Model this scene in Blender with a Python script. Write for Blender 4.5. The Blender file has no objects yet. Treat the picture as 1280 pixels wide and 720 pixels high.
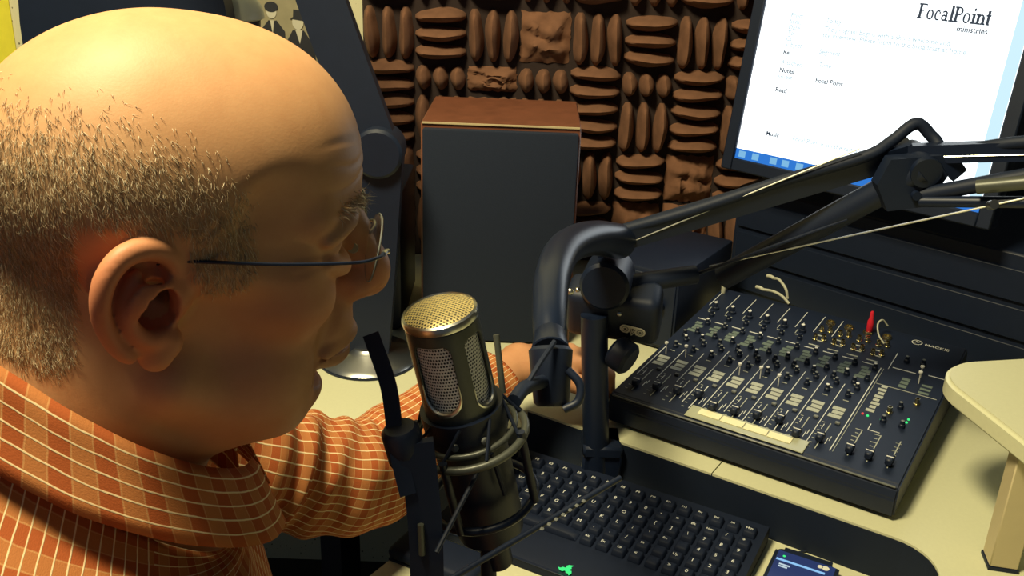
import bpy, bmesh, math, random
import numpy as np
from mathutils import Vector, Matrix

# ------------------------------------------------------------------ camera
SC = bpy.context.scene
COL = SC.collection
rng = random.Random(7)
nrng = np.random.default_rng(7)

def cam_axes(pitch, roll):
    p, r = math.radians(pitch), math.radians(roll)
    fw = Vector((0, math.cos(p), -math.sin(p))); up = Vector((0, math.sin(p), math.cos(p))); rt = Vector((1, 0, 0))
    return rt*math.cos(r) + up*math.sin(r), -rt*math.sin(r) + up*math.cos(r), fw
_R, _U, _F = cam_axes(22, 2)
cd = bpy.data.cameras.new('camera'); cam = bpy.data.objects.new('camera', cd); COL.objects.link(cam)
cd.sensor_width = 36; cd.lens = 33.75; cd.clip_start = 0.02
cam.matrix_world = Matrix(((_R.x, _U.x, -_F.x, 0), (_R.y, _U.y, -_F.y, 0), (_R.z, _U.z, -_F.z, 1.375), (0, 0, 0, 1)))
SC.camera = cam

# ------------------------------------------------------------------ world, lights, exposure
w = bpy.data.worlds.new('world'); SC.world = w; w.use_nodes = True
bg = w.node_tree.nodes['Background']
bg.inputs['Color'].default_value = (0.60, 0.78, 1.0, 1); bg.inputs['Strength'].default_value = 0.07
def area(name, loc, target, sx, sy, power, col):
    l = bpy.data.lights.new(name, 'AREA'); l.shape = 'RECTANGLE'; l.size = sx; l.size_y = sy; l.energy = power; l.color = col
    o = bpy.data.objects.new(name, l); COL.objects.link(o); o.location = loc
    o.rotation_euler = (Vector(target) - Vector(loc)).to_track_quat('-Z', 'Y').to_euler()
    return o
area('ceiling_lamp', (-0.50, 0.37, 2.50), (-0.20, 0.80, 0.9), 0.36, 0.36, 53, (1.0, 0.86, 0.52))
SC.view_settings.view_transform = 'Standard'; SC.view_settings.look = 'None'
SC.view_settings.exposure = 0.0; SC.view_settings.gamma = 1.0; SC.view_settings.use_curve_mapping = False

# ------------------------------------------------------------------ helpers
def tag(o, label=None, cat=None, group=None, kind=None):
    if label: o['label'] = label
    if cat: o['category'] = cat
    if group: o['group'] = group
    if kind: o['kind'] = kind
    return o

def thing(name, loc, label, cat, mat3=None, group=None):
    o = bpy.data.objects.new(name, None); COL.objects.link(o); o.empty_display_size = 0.02
    m = Matrix.Translation(Vector(loc))
    if mat3 is not None: m = m @ mat3.to_4x4()
    o.matrix_world = m
    return tag(o, label, cat, group)

def link_mesh(name, me, parent=None, label=None):
    o = bpy.data.objects.new(name, me); COL.objects.link(o)
    if parent: o.parent = parent
    if label: o['label'] = label
    return o

class MB:
    def __init__(self): self.v = []; self.f = []; self.uv = None
    def add(self, vs, fs, M=None):
        n = len(self.v)
        for p in vs:
            p = Vector(p)
            self.v.append(tuple(M @ p) if M is not None else tuple(p))
        for f in fs: self.f.append(tuple(i + n for i in f))
        return self
    def bm(self, b, M=None):
        b.verts.index_update()
        self.add([v.co for v in b.verts], [[v.index for v in f.verts] for f in b.faces], M); b.free(); return self
    def box(self, sx, sy, sz, c=(0, 0, 0), bev=0.0, seg=2, M=None):
        b = bmesh.new(); bmesh.ops.create_cube(b, size=1)
        for v in b.verts: v.co = Vector((v.co.x*sx + c[0], v.co.y*sy + c[1], v.co.z*sz + c[2]))
        if bev: bmesh.ops.bevel(b, geom=list(b.edges), offset=bev, segments=seg, profile=0.5, affect='EDGES')
        return self.bm(b, M)
    def lathe(self, prof, n=24, M=None):
        vs = []; fs = []
        k = len(prof)
        for i in range(n):
            a = 2*math.pi*i/n
            for r, z in prof: vs.append((r*math.cos(a), r*math.sin(a), z))
        for i in range(n):
            j = (i+1) % n
            for q in range(k-1): fs.append((i*k+q, j*k+q, j*k+q+1, i*k+q+1))
        if prof[0][0] > 1e-6: fs.append(tuple(i*k for i in range(n))[::-1])
        if prof[-1][0] > 1e-6: fs.append(tuple(i*k+k-1 for i in range(n)))
        return self.add(vs, fs, M)
    def cyl(self, a, b, r, r2=None, n=16, bev=0.0):
        a, b = Vector(a), Vector(b); L = (b-a).length
        M = Matrix.Translation(a) @ (b-a).to_track_quat('Z', 'Y').to_matrix().to_4x4()
        r2 = r if r2 is None else r2
        pr = [(r, 0), (r2, L)] if not bev else [(r-bev, 0), (r, bev), (r2, L-bev), (r2-bev, L)]
        return self.lathe(pr, n, M)
    def tube(self, pts, rad, n=8, sub=6, closed=False):
        P = smooth_path(pts, sub, closed); m = len(P)
        R = rad if callable(rad) else (lambda t: rad)
        T = [((P[(i+1) % m] if closed or i < m-1 else P[i]) - (P[i-1] if closed or i > 0 else P[i])).normalized() for i in range(m)]
        nrm = T[0].orthogonal().normalized(); vs = []; fs = []
        for i in range(m):
            nrm = (nrm - T[i]*nrm.dot(T[i])).normalized(); bn = T[i].cross(nrm)
            r = R(i/(m-1))
            for k in range(n):
                a = 2*math.pi*k/n; vs.append(P[i] + nrm*math.cos(a)*r + bn*math.sin(a)*r)
        for i in range(m if closed else m-1):
            j = (i+1) % m
            for k in range(n):
                k2 = (k+1) % n; fs.append((i*n+k, i*n+k2, j*n+k2, j*n+k))
        if not closed:
            fs.append(tuple(range(n))[::-1]); fs.append(tuple((m-1)*n+k for k in range(n)))
        return self.add(vs, fs)
    def ribbon(self, pts, wv, th, sub=6):   # flat bar: path, width vector, thickness
        P = smooth_path(pts, sub, False); m = len(P); wv = Vector(wv); vs = []; fs = []
        for i in range(m):
            t = (P[min(i+1, m-1)] - P[max(i-1, 0)]).normalized(); u = (wv - t*wv.dot(t)); nn = t.cross(u).normalized()*th/2
            u = u/2
            vs += [P[i]-u-nn, P[i]+u-nn, P[i]+u+nn, P[i]-u+nn]
        for i in range(m-1):
            for k in range(4):
                k2 = (k+1) % 4; fs.append((i*4+k, i*4+k2, i*4+4+k2, i*4+4+k))
        fs += [(3, 2, 1, 0), ((m-1)*4, (m-1)*4+1, (m-1)*4+2, (m-1)*4+3)]
        return self.add(vs, fs)
    def prism(self, poly, z0, z1, M=None):
        n = len(poly)
        vs = [(x, y, z0) for x, y in poly] + [(x, y, z1) for x, y in poly]
        fs = [tuple(range(n))[::-1], tuple(range(n, 2*n))] + [(i, (i+1) % n, n+(i+1) % n, n+i) for i in range(n)]
        return self.add(vs, fs, M)
    def mesh(self, name, m, smooth=True, ang=40):
        me = bpy.data.meshes.new(name); me.from_pydata(self.v, [], self.f); me.update()
        b = bmesh.new(); b.from_mesh(me); bmesh.ops.recalc_face_normals(b, faces=b.faces)
        if smooth:
            ca = math.radians(ang)
            for f in b.faces: f.smooth = True
            for e in b.edges:
                if len(e.link_faces) == 2 and e.calc_face_angle(0) > ca: e.smooth = False
        b.to_mesh(me); b.free()
        if m: me.materials.append(m)
        return me
    def build(self, name, m, parent=None, label=None, smooth=True, ang=40):
        return link_mesh(name, self.mesh(name, m, smooth, ang), parent, label)

def smooth_path(pts, sub, closed=False):
    pts = [Vector(p) for p in pts]; n = len(pts)
    if sub <= 1 or n < 3: return pts if n >= 3 or sub <= 1 else [pts[0].lerp(pts[1], i/sub) for i in range(sub+1)]
    out = []
    for i in range(n if closed else n-1):
        p1, p2 = pts[i], pts[(i+1) % n]
        p0 = pts[i-1] if closed or i > 0 else p1*2-p2
        p3 = pts[(i+2) % n] if closed or i < n-2 else p2*2-p1
        for k in range(sub):
            t = k/sub
            out.append(0.5*((2*p1) + (p2-p0)*t + (2*p0-5*p1+4*p2-p3)*t*t + (3*p1-p0-3*p2+p3)*t**3))
    if not closed: out.append(pts[-1])
    return out

def copy_of(o, parent=None, loc=None, rot=None):
    c = o.copy(); COL.objects.link(c)
    if parent: c.parent = parent
    if loc is not None: c.location = loc
    if rot is not None: c.rotation_euler = rot
    return c

# ------------------------------------------------------------------ materials
def mat(name, col, rough=0.5, metal=0.0, var=0.12, scale=60.0, bump=0.0, spec=0.5, coat=0.0, emit=None, es=0.0, sss=0.0, sheen=0.0):
    m = bpy.data.materials.new(name); m.use_nodes = True; nt = m.node_tree; p = nt.nodes['Principled BSDF']
    p.inputs['Roughness'].default_value = rough; p.inputs['Metallic'].default_value = metal
    p.inputs['Specular IOR Level'].default_value = spec; p.inputs['Coat Weight'].default_value = coat
    p.inputs['Sheen Weight'].default_value = sheen
    tc = nt.nodes.new('ShaderNodeTexCoord'); nz = nt.nodes.new('ShaderNodeTexNoise'); nz.inputs['Scale'].default_value = scale; nz.inputs['Detail'].default_value = 3
    nt.links.new(tc.outputs['Object'], nz.inputs['Vector'])
    mx = nt.nodes.new('ShaderNodeMix'); mx.data_type = 'RGBA'
    mx.inputs[6].default_value = tuple(c*(1-var) for c in col)+(1,); mx.inputs[7].default_value = tuple(min(1, c*(1+var)) for c in col)+(1,)
    nt.links.new(nz.outputs['Fac'], mx.inputs[0]); nt.links.new(mx.outputs[2], p.inputs['Base Color'])
    if bump:
        b = nt.nodes.new('ShaderNodeBump'); b.inputs['Strength'].default_value = bump; b.inputs['Distance'].default_value = 0.002
        nt.links.new(nz.outputs['Fac'], b.inputs['Height']); nt.links.new(b.outputs['Normal'], p.inputs['Normal'])
    if emit: p.inputs['Emission Color'].default_value = tuple(emit)+(1,); p.inputs['Emission Strength'].default_value = es
    return m
def N(m, t, **kw):
    n = m.node_tree.nodes.new(t)
    for k, v in kw.items(): setattr(n, k, v)
    return n

M = {}
M['black'] = mat('black_plastic', (0.0065, 0.0125, 0.032), 0.5, spec=0.4)
M['black_gloss'] = mat('black_gloss', (0.007, 0.013, 0.033), 0.34, spec=0.4)
M['black_metal'] = mat('black_metal', (0.007, 0.013, 0.033), 0.4, 0.1, spec=0.4)
M['black_cloth'] = mat('black_cloth', (0.005, 0.0115, 0.030), 0.9, scale=400, bump=0.1)
M['key'] = mat('black_keycap', (0.005, 0.010, 0.027), 0.65, spec=0.25)
M['rubber'] = mat('black_rubber', (0.007, 0.013, 0.032), 0.6, spec=0.35)
M['cream'] = mat('cream_laminate', (0.62, 0.62, 0.41), 0.45, var=0.05, scale=220)
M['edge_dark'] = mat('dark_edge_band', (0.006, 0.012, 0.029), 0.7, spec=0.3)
M['silver'] = mat('silver_metal', (0.62, 0.62, 0.56), 0.28, 1.0, var=0.05)
M['mic_body'] = mat('olive_grey_metal', (0.085, 0.092, 0.078), 0.40, 0.35, var=0.1, scale=300)
M['mic_dark'] = mat('dark_olive_metal', (0.035, 0.040, 0.040), 0.45, 0.2)
M['white'] = mat('white_print', (0.72, 0.74, 0.70), 0.6, var=0.03)
M['grey_print'] = mat('grey_print', (0.42, 0.44, 0.38), 0.7, var=0.35, scale=900)
M['green_print'] = mat('greygreen_print', (0.13, 0.17, 0.145), 0.7, var=0.4, scale=900)
M['cap_white'] = mat('white_cap', (0.75, 0.75, 0.70), 0.4)
M['grey_knob'] = mat('grey_knob', (0.16, 0.17, 0.16), 0.45)
M['gold'] = mat('brassy_metal', (0.60, 0.52, 0.30), 0.25, 1.0)
M['red'] = mat('red_plastic', (0.65, 0.02, 0.04), 0.35)
M['pale'] = mat('pale_cable', (0.50, 0.50, 0.38), 0.5)
M['wood'] = mat('dark_wood_veneer', (0.16, 0.055, 0.028), 0.45, var=0.35, scale=40)
M['leg_wood'] = mat('pale_wood', (0.52, 0.44, 0.26), 0.55, var=0.06)
M['foam'] = mat('burgundy_foam', (0.185, 0.086, 0.046), 0.95, var=0.45, scale=38, bump=0.45)
M['foam_back'] = mat('foam_dark_back', (0.028, 0.017, 0.015), 1.0)
M['dome'] = mat('white_glass_shade', (0.62, 0.66, 0.52), 0.35, var=0.03)
M['yellow'] = mat('yellow_paper', (0.80, 0.72, 0.05), 0.7)
M['photo_bg'] = mat('print_grey_tan', (0.30, 0.27, 0.17), 0.6, var=0.35, scale=25)
M['photo_dark'] = mat('print_dark', (0.018, 0.02, 0.028), 0.6)
M['photo_pale'] = mat('print_pale', (0.55, 0.53, 0.42), 0.6)
M['paper'] = mat('white_paper', (0.66, 0.64, 0.50), 0.7, var=0.03)
M['floor'] = mat('dark_carpet', (0.035, 0.033, 0.03), 0.95, scale=300)
M['darkwall'] = mat('dark_painted_wall', (0.02, 0.022, 0.028), 0.9)
M['label_paper'] = mat('cream_label', (0.85, 0.80, 0.52), 0.6, var=0.03)
M['tape'] = mat('clear_label_holder', (0.40, 0.41, 0.28), 0.3, var=0.1)
M['trouser'] = mat('dark_trouser', (0.02, 0.022, 0.03), 0.9, scale=300)

def emitter(name, col, s):
    m = bpy.data.materials.new(name); m.use_nodes = True; p = m.node_tree.nodes['Principled BSDF']
    p.inputs['Base Color'].default_value = (0.01, 0.01, 0.01, 1); p.inputs['Roughness'].default_value = 0.3
    p.inputs['Emission Color'].default_value = tuple(col)+(1,); p.inputs['Emission Strength'].default_value = s
    return m
M['screen'] = emitter('screen_white', (0.90, 0.97, 1.0), 2.1)
M['screen_pale'] = emitter('screen_pale_blue', (0.62, 0.88, 1.0), 1.0)
M['screen_blue'] = emitter('taskbar_blue', (0.02, 0.20, 0.72), 0.9)
M['screen_icon'] = emitter('taskbar_icon', (0.25, 0.60, 0.95), 0.8)
M['screen_ink'] = emitter('screen_ink', (0.03, 0.045, 0.07), 1.0)
M['screen_faint'] = emitter('screen_faint_ink', (0.55, 0.68, 0.74), 1.0)
M['green_led'] = emitter('green_glow', (0.05, 0.85, 0.22), 1.1)
M['red_led'] = emitter('red_glow', (0.9, 0.08, 0.06), 0.9)
M['phone_blue'] = emitter('phone_dark_blue', (0.012, 0.03, 0.12), 1.0)
M['phone_bar'] = emitter('phone_light_bar', (0.30, 0.62, 1.0), 0.9)

def plaid():
    m = bpy.data.materials.new('orange_plaid_cotton'); m.use_nodes = True; nt = m.node_tree; L = nt.links.new
    p = nt.nodes['Principled BSDF']; p.inputs['Roughness'].default_value = 0.85; p.inputs['Specular IOR Level'].default_value = 0.15
    uv = N(m, 'ShaderNodeUVMap'); uv.uv_map = 'UVMap'; sx = N(m, 'ShaderNodeSeparateXYZ'); L(uv.outputs[0], sx.inputs[0])
    nz = N(m, 'ShaderNodeTexNoise'); nz.inputs['Scale'].default_value = 70; L(uv.outputs[0], nz.inputs['Vector'])
    def mth(op, a, b=None, c=None):
        n = N(m, 'ShaderNodeMath', operation=op)
        for i, q in enumerate((a, b, c)):
            if q is None: continue
            if isinstance(q, (int, float)): n.inputs[i].default_value = q
            else: L(q, n.inputs[i])
        return n.outputs[0]
    wob = mth('MULTIPLY', mth('SUBTRACT', nz.outputs['Fac'], 0.5), 0.16)
    def line(c, hw):
        q = mth('ADD', mth('DIVIDE', c, 0.0100), wob); fr = mth('FRACT', q)
        d = mth('ABSOLUTE', mth('SUBTRACT', fr, 0.5))     # 0.5 at the line
        mr = N(m, 'ShaderNodeMapRange', interpolation_type='SMOOTHSTEP'); L(d, mr.inputs[0])
        mr.inputs[1].default_value = 0.5-hw; mr.inputs[2].default_value = 0.5-hw*0.35
        return mr.outputs[0], q
    lv, qv = line(sx.outputs[1], 0.085); lu, qu = line(sx.outputs[0], 0.06)
    alt = mth('MODULO', mth('FLOOR', mth('ADD', qu, 1000.0)), 2.0)
    def mix(f, a, b):
        n = N(m, 'ShaderNodeMix', data_type='RGBA')
        if isinstance(f, float): n.inputs[0].default_value = f
        else: L(f, n.inputs[0])
        for i, q in ((6, a), (7, b)):
            if isinstance(q, tuple): n.inputs[i].default_value = q+(1,)
            else: L(q, n.inputs[i])
        return n.outputs[2]
    base = mix(alt, (0.40, 0.100, 0.029), (0.48, 0.190, 0.062))
    wn = N(m, 'ShaderNodeTexNoise'); wn.inputs['Scale'].default_value = 900; L(uv.outputs[0], wn.inputs['Vector'])
    base = mix(mth('MULTIPLY', wn.outputs['Fac'], 0.35), base, (0.36, 0.09, 0.025))
    base = mix(mth('MULTIPLY', lu, 0.33), base, (0.74, 0.48, 0.20))
    base = mix(mth('MULTIPLY', lv, 0.92), base, (0.84, 0.70, 0.42))
    L(base, p.inputs['Base Color'])
    b = N(m, 'ShaderNodeBump'); b.inputs['Strength'].default_value = 0.35; b.inputs['Distance'].default_value = 0.001
    L(mth('ADD', lv, mth('MULTIPLY', wn.outputs['Fac'], 0.5)), b.inputs['Height']); L(b.outputs[0], p.inputs['Normal'])
    return m
M['plaid'] = plaid()

def skin_mat():
    m = bpy.data.materials.new('skin'); m.use_nodes = True; nt = m.node_tree; L = nt.links.new
    p = nt.nodes['Principled BSDF']; p.inputs['Roughness'].default_value = 0.52; p.inputs['Specular IOR Level'].default_value = 0.35
    p.inputs['Subsurface Weight'].default_value = 0.03; p.inputs['Subsurface Radius'].default_value = (0.012, 0.004, 0.002); p.inputs['Subsurface Scale'].default_value = 0.4
    tc = N(m, 'ShaderNodeTexCoord'); n1 = N(m, 'ShaderNodeTexNoise'); n1.inputs['Scale'].default_value = 55; n1.inputs['Detail'].default_value = 7; n1.inputs['Roughness'].default_value = 0.65
    n2 = N(m, 'ShaderNodeTexNoise'); n2.inputs['Scale'].default_value = 650; n2.inputs['Detail'].default_value = 2
    L(tc.outputs['Object'], n1.inputs['Vector']); L(tc.outputs['Object'], n2.inputs['Vector'])
    def mix(f, a, b):
        n = N(m, 'ShaderNodeMix', data_type='RGBA')
        L(f, n.inputs[0])
        for i, q in ((6, a), (7, b)):
            if isinstance(q, tuple): n.inputs[i].default_value = q+(1,)
            else: L(q, n.inputs[i])
        return n.outputs[2]
    c = mix(n1.outputs['Fac'], (0.50, 0.245, 0.112), (0.65, 0.37, 0.185))
    red = N(m, 'ShaderNodeAttribute'); red.attribute_name = 'ruddy'
    c = mix(red.outputs['Fac'], c, (0.52, 0.165, 0.08))
    ha = N(m, 'ShaderNodeAttribute'); ha.attribute_name = 'stubble'
    c = mix(ha.outputs['Fac'], c, (0.42, 0.29, 0.16))
    L(c, p.inputs['Base Color'])
    b = N(m, 'ShaderNodeBump'); b.inputs['Strength'].default_value = 0.10; b.inputs['Distance'].default_value = 0.0006
    L(n2.outputs['Fac'], b.inputs['Height']); L(b.outputs[0], p.inputs['Normal'])
    return m
M['skin'] = skin_mat()

def hair_mat():
    m = bpy.data.materials.new('grey_brown_hair'); m.use_nodes = True; nt = m.node_tree; L = nt.links.new
    p = nt.nodes['Principled BSDF']; p.inputs['Roughness'].default_value = 0.4
    g = N(m, 'ShaderNodeNewGeometry'); r = N(m, 'ShaderNodeValToRGB'); L(g.outputs['Random Per Island'], r.inputs[0])
    e = r.color_ramp.elements; e[0].color = (0.40, 0.29, 0.165, 1); e[1].color = (0.90, 0.80, 0.58, 1)
    q = e.new(0.55); q.color = (0.52, 0.39, 0.235, 1)
    L(r.outputs[0], p.inputs['Base Color'])
    return m
M['hair'] = hair_mat()

def mesh_metal(name, dark, light, sc, metal=0.8, uvmap=False):
    m = bpy.data.materials.new(name); m.use_nodes = True; nt = m.node_tree; L = nt.links.new
    p = nt.nodes['Principled BSDF']; p.inputs['Roughness'].default_value = 0.35; p.inputs['Metallic'].default_value = metal
    tc = N(m, 'ShaderNodeTexCoord'); mp = N(m, 'ShaderNodeMapping'); L(tc.outputs['UV' if uvmap else 'Object'], mp.inputs[0]); mp.inputs['Scale'].default_value = (sc, sc, sc)
    mp.inputs['Rotation'].default_value = (0, 0, 0.6 if not uvmap else 0.0)
    sx = N(m, 'ShaderNodeSeparateXYZ'); L(mp.outputs[0], sx.inputs[0])
    def mth(op, a, b=None):
        n = N(m, 'ShaderNodeMath', operation=op)
        for i, q in enumerate((a, b)):
            if q is None: continue
            if isinstance(q, (int, float)): n.inputs[i].default_value = q
            else: L(q, n.inputs[i])
        return n.outputs[0]
    # woven wire: rows offset by half
    row = mth('FLOOR', sx.outputs[1]); off = mth('MULTIPLY', mth('MODULO', mth('ADD', row, 1000.0), 2.0), 0.5)
    fx = mth('SUBTRACT', mth('FRACT', mth('ADD', mth('ADD', sx.outputs[0], off), 1000.0)), 0.5); fy = mth('SUBTRACT', mth('FRACT', mth('ADD', sx.outputs[1], 1000.0)), 0.5)
    d = mth('SQRT', mth('ADD', mth('MULTIPLY', fx, fx), mth('MULTIPLY', mth('MULTIPLY', fy, fy), 1.3)))
    mr = N(m, 'ShaderNodeMapRange', interpolation_type='SMOOTHSTEP'); L(d, mr.inputs[0]); mr.inputs[1].default_value = 0.24; mr.inputs[2].default_value = 0.44
    n = N(m, 'ShaderNodeMix', data_type='RGBA'); L(mr.outputs[0], n.inputs[0]); n.inputs[6].default_value = dark+(1,); n.inputs[7].default_value = light+(1,)
    L(n.outputs[2], p.inputs['Base Color'])
    mr2 = mth('MULTIPLY', mr.outputs[0], metal); L(mr2, p.inputs['Metallic'])
    b = N(m, 'ShaderNodeBump'); b.inputs['Strength'].default_value = 0.8; b.inputs['Distance'].default_value = 0.0006
    L(mr.outputs[0], b.inputs['Height']); L(b.outputs[0], p.inputs['Normal'])
    return m
M['mesh_gold'] = mesh_metal('gold_wire_mesh', (0.05, 0.04, 0.02), (0.78, 0.64, 0.30), 440)
M['mesh_silver'] = mesh_metal('silver_wire_mesh', (0.012, 0.012, 0.016), (0.95, 0.92, 0.86), 1.0, 0.0, True)

def tile_wall():
    m = bpy.data.materials.new('cream_flecked_tile'); m.use_nodes = True; nt = m.node_tree; L = nt.links.new
    p = nt.nodes['Principled BSDF']; p.inputs['Roughness'].default_value = 0.9
    tc = N(m, 'ShaderNodeTexCoord'); mp = N(m, 'ShaderNodeMapping'); L(tc.outputs['Object'], mp.inputs[0]); mp.inputs['Scale'].default_value = (1, 1, 0.75)
    v = N(m, 'ShaderNodeTexVoronoi'); v.inputs['Scale'].default_value = 95; v.inputs['Randomness'].default_value = 1; L(mp.outputs[0], v.inputs['Vector'])
    nz = N(m, 'ShaderNodeTexNoise'); nz.inputs['Scale'].default_value = 160; L(tc.outputs['Object'], nz.inputs['Vector'])
    a = N(m, 'ShaderNodeMath', operation='MULTIPLY_ADD'); L(nz.outputs['Fac'], a.inputs[0]); a.inputs[1].default_value = 0.5; L(v.outputs['Distance'], a.inputs[2])
    mr = N(m, 'ShaderNodeMapRange'); L(a.outputs[0], mr.inputs[0]); mr.inputs[1].default_value = 0.34; mr.inputs[2].default_value = 0.40
    n = N(m, 'ShaderNodeMix', data_type='RGBA'); L(mr.outputs[0], n.inputs[0]); n.inputs[6].default_value = (0.10, 0.085, 0.04, 1); n.inputs[7].default_value = (0.66, 0.63, 0.42, 1)
    L(n.outputs[2], p.inputs['Base Color'])
    return m
M['tile'] = tile_wall()

def glass_mat():
    m = bpy.data.materials.new('spectacle_glass'); m.use_nodes = True; p = m.node_tree.nodes['Principled BSDF']
    p.inputs['Base Color'].default_value = (0.95, 0.97, 0.97, 1); p.inputs['Roughness'].default_value = 0.02
    p.inputs['Transmission Weight'].default_value = 1.0; p.inputs['IOR'].default_value = 1.45
    return m
M['glass'] = glass_mat()

def text_mesh(body, size, m, name='lettering', parent=None, mtx=None, depth=0.0002, align='CENTER', label=None, bold=0.0):
    cu = bpy.data.curves.new(name, 'FONT'); cu.body = body; cu.size = size; cu.align_x = align; cu.align_y = 'CENTER'; cu.extrude = depth; cu.resolution_u = 3; cu.offset = bold
    t = bpy.data.objects.new(name, cu); COL.objects.link(t)
    dg = bpy.context.evaluated_depsgraph_get(); me = bpy.data.meshes.new_from_object(t.evaluated_get(dg))
    bpy.data.objects.remove(t); bpy.data.curves.remove(cu)
    if mtx is not None: me.transform(mtx)
    if m is None: return me
    me.materials.clear(); me.materials.append(m); me.name = name
    return link_mesh(name, me, parent, label)

# desk frame: u along the desk's front edge, v away from the user
A33 = math.radians(-33)
EU = Vector((math.cos(A33), math.sin(A33), 0)); EV = Vector((-EU.y, EU.x, 0))
ORG = Vector((0.136, 1.110, 0.74))
R33 = Matrix.Rotation(A33, 3, 'Z')
def uv3(u, v, z): return ORG + EU*u + EV*v + Vector((0, 0, z-0.74))

# ------------------------------------------------------------------ setting
floor = MB().box(4.4, 4.0, 0.1, (0, 0.6, -0.05)).build('floor', M['floor'], smooth=False); tag(floor, kind='structure')
wall = MB().box(3.2, 0.1, 2.7, (-0.3, 1.80, 1.35)).build('wall_back', M['tile'], smooth=False); tag(wall, kind='structure')
wr = MB().box(0.1, 3.0, 2.7, (1.35, 0.6, 1.35)).build('wall_right', M['darkwall'], smooth=False); tag(wr, kind='structure')

# ------------------------------------------------------------------ desk with a cut-out for the lower tray
def arc(cx, cy, r, a0, a1, n=8):
    return [(cx + r*math.cos(math.radians(a0+(a1-a0)*i/n)), cy + r*math.sin(math.radians(a0+(a1-a0)*i/n))) for i in range(n+1)]
def local(wx, wy):
    q = Vector((wx, wy, 0)) - Vector((ORG.x, ORG.y, 0)); return (q.dot(EU), q.dot(EV))
desk = thing('desk', ORG, 'cream laminate corner desk with a curved cut-out holding a lower tray', 'desk', R33)
right_poly = [(0.158, -0.034)] + arc(0.372, -0.088, 0.056, 92, 0) + [(0.428, -0.75), (0.95, -0.75), local(1.28, 0.75), local(1.28, 1.74), local(0.33, 1.74), (0.158, 0.30)]
left_poly = [(-0.105, -0.037), (0.1565, -0.034), (0.1565, 0.30), local(0.33, 1.74), local(-1.3, 1.74), local(-1.3, 1.05), (-0.62, -0.42), (-0.46, -0.40)] 
for pl in (left_poly, right_poly):
    b = bmesh.new(); q = MB().prism(pl, -0.026, 0.0); me = q.mesh('tabletop', M['cream'], False)
    b.from_mesh(me); bmesh.ops.triangulate(b, faces=[f for f in b.faces if len(f.verts) > 4]); b.to_mesh(me); b.free()
    link_mesh('tabletop', me, desk)
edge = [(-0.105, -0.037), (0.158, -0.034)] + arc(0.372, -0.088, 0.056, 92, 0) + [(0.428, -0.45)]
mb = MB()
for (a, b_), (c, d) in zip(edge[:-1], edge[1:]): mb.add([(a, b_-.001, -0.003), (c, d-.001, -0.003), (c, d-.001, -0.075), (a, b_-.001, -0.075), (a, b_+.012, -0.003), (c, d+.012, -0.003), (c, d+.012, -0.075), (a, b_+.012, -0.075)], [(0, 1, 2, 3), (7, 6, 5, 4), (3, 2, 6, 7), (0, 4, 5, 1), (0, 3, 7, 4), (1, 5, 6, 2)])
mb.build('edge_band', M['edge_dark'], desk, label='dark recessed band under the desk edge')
tp = [(-0.10, -0.03), (0.425, -0.03), (0.425, -0.43)] + arc(-0.05, -0.38, 0.05, -90, -180)[0:]
MB().prism(tp, -0.078, -0.060).build('tray', M['cream'], desk)
for lx, ly in ((0.55, -0.65), (0.85, 0.0), (-0.55, 0.05), (0.0, 0.35)):
    MB().box(0.05, 0.05, 0.714, (lx, ly, -0.026-0.357)).build('leg', M['black_metal'], desk)

# ------------------------------------------------------------------ acoustic foam on the back wall
FX0, FX1 = -0.277, 0.455
foam = thing('acoustic_foam', (FX0, 1.746, 0.74), 'burgundy brown acoustic foam sheet of basket-weave ridges behind the wooden speaker', 'acoustic foam')
MB().box(FX1-FX0, 0.022, 0.70, ((FX1-FX0)/2, -0.011, 0.35), 0.003, 1).build('backing', M['foam_back'], foam)
def ridge_mesh(L, W, H, seed):
    r = random.Random(seed); nl, nw = 10, 6; vs = []; fs = []
    ph = [r.uniform(0, 6.28) for _ in range(4)]
    for i in range(nl+1):
        t = i/nl; e = min(1, max(0.0, math.sin(math.pi*min(max(t, 0.0), 1)))**0.42)
        wob = 0.0012*math.sin(5*t+ph[0]); hw = W/2*(0.35+0.65*e)*(1+0.08*math.sin(7*t+ph[1]))
        for k in range(nw+1):
            s = -1+2*k/nw
            h = H*(1-abs(s)**1.7)**0.8*(0.30+0.70*e)*(1+0.06*math.sin(9*t+ph[2]))
            vs.append((wob+s*hw, -h, (t-0.5)*L))
    for i in range(nl):
        for k in range(nw):
            a = i*(nw+1)+k; fs.append((a, a+1, a+nw+2, a+nw+1))
    n0 = len(vs); vs += [(0, 0.002, -L/2), (0, 0.002, L/2)]
    fs.append(tuple(range(nw, -1, -1))); fs.append(tuple(nl*(nw+1)+k for k in range(nw+1)))
    q = MB().add(vs, fs); return q.mesh('ridge', M['foam'], True, 60)
from mathutils import noise as noise_
def torn_mesh(L, W, seed):
    r = random.Random(seed); n = 14; vs = []; fs = []
    for i in range(n+1):
        for k in range(n+1):
            x = (k/n-.5)*W; z = (i/n-.5)*L; e = min(1, 3.2*min(k/n, 1-k/n, i/n, 1-i/n)+0.12)
            vs.append((x+r.uniform(-.002, .002), -e*(0.012+0.013*abs(math.sin(z*105+r.uniform(-.5, .5)+x*20))+0.016*noise_.noise(Vector((x*60, z*60, seed)))+r.uniform(0, .003)), z+r.uniform(-.002, .002)))
    for i in range(n):
        for k in range(n):
            a = i*(n+1)+k; fs.append((a, a+1, a+n+2, a+n+1))
    return MB().add(vs, fs).mesh('torn_ridge', M['foam'], True, 70)
CW = 0.0915
long_r = [ridge_mesh(0.088, 0.0265, 0.042, s) for s in range(4)]
short_r = [ridge_mesh(0.041, 0.0265, 0.040, 20+s) for s in range(3)]
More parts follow.
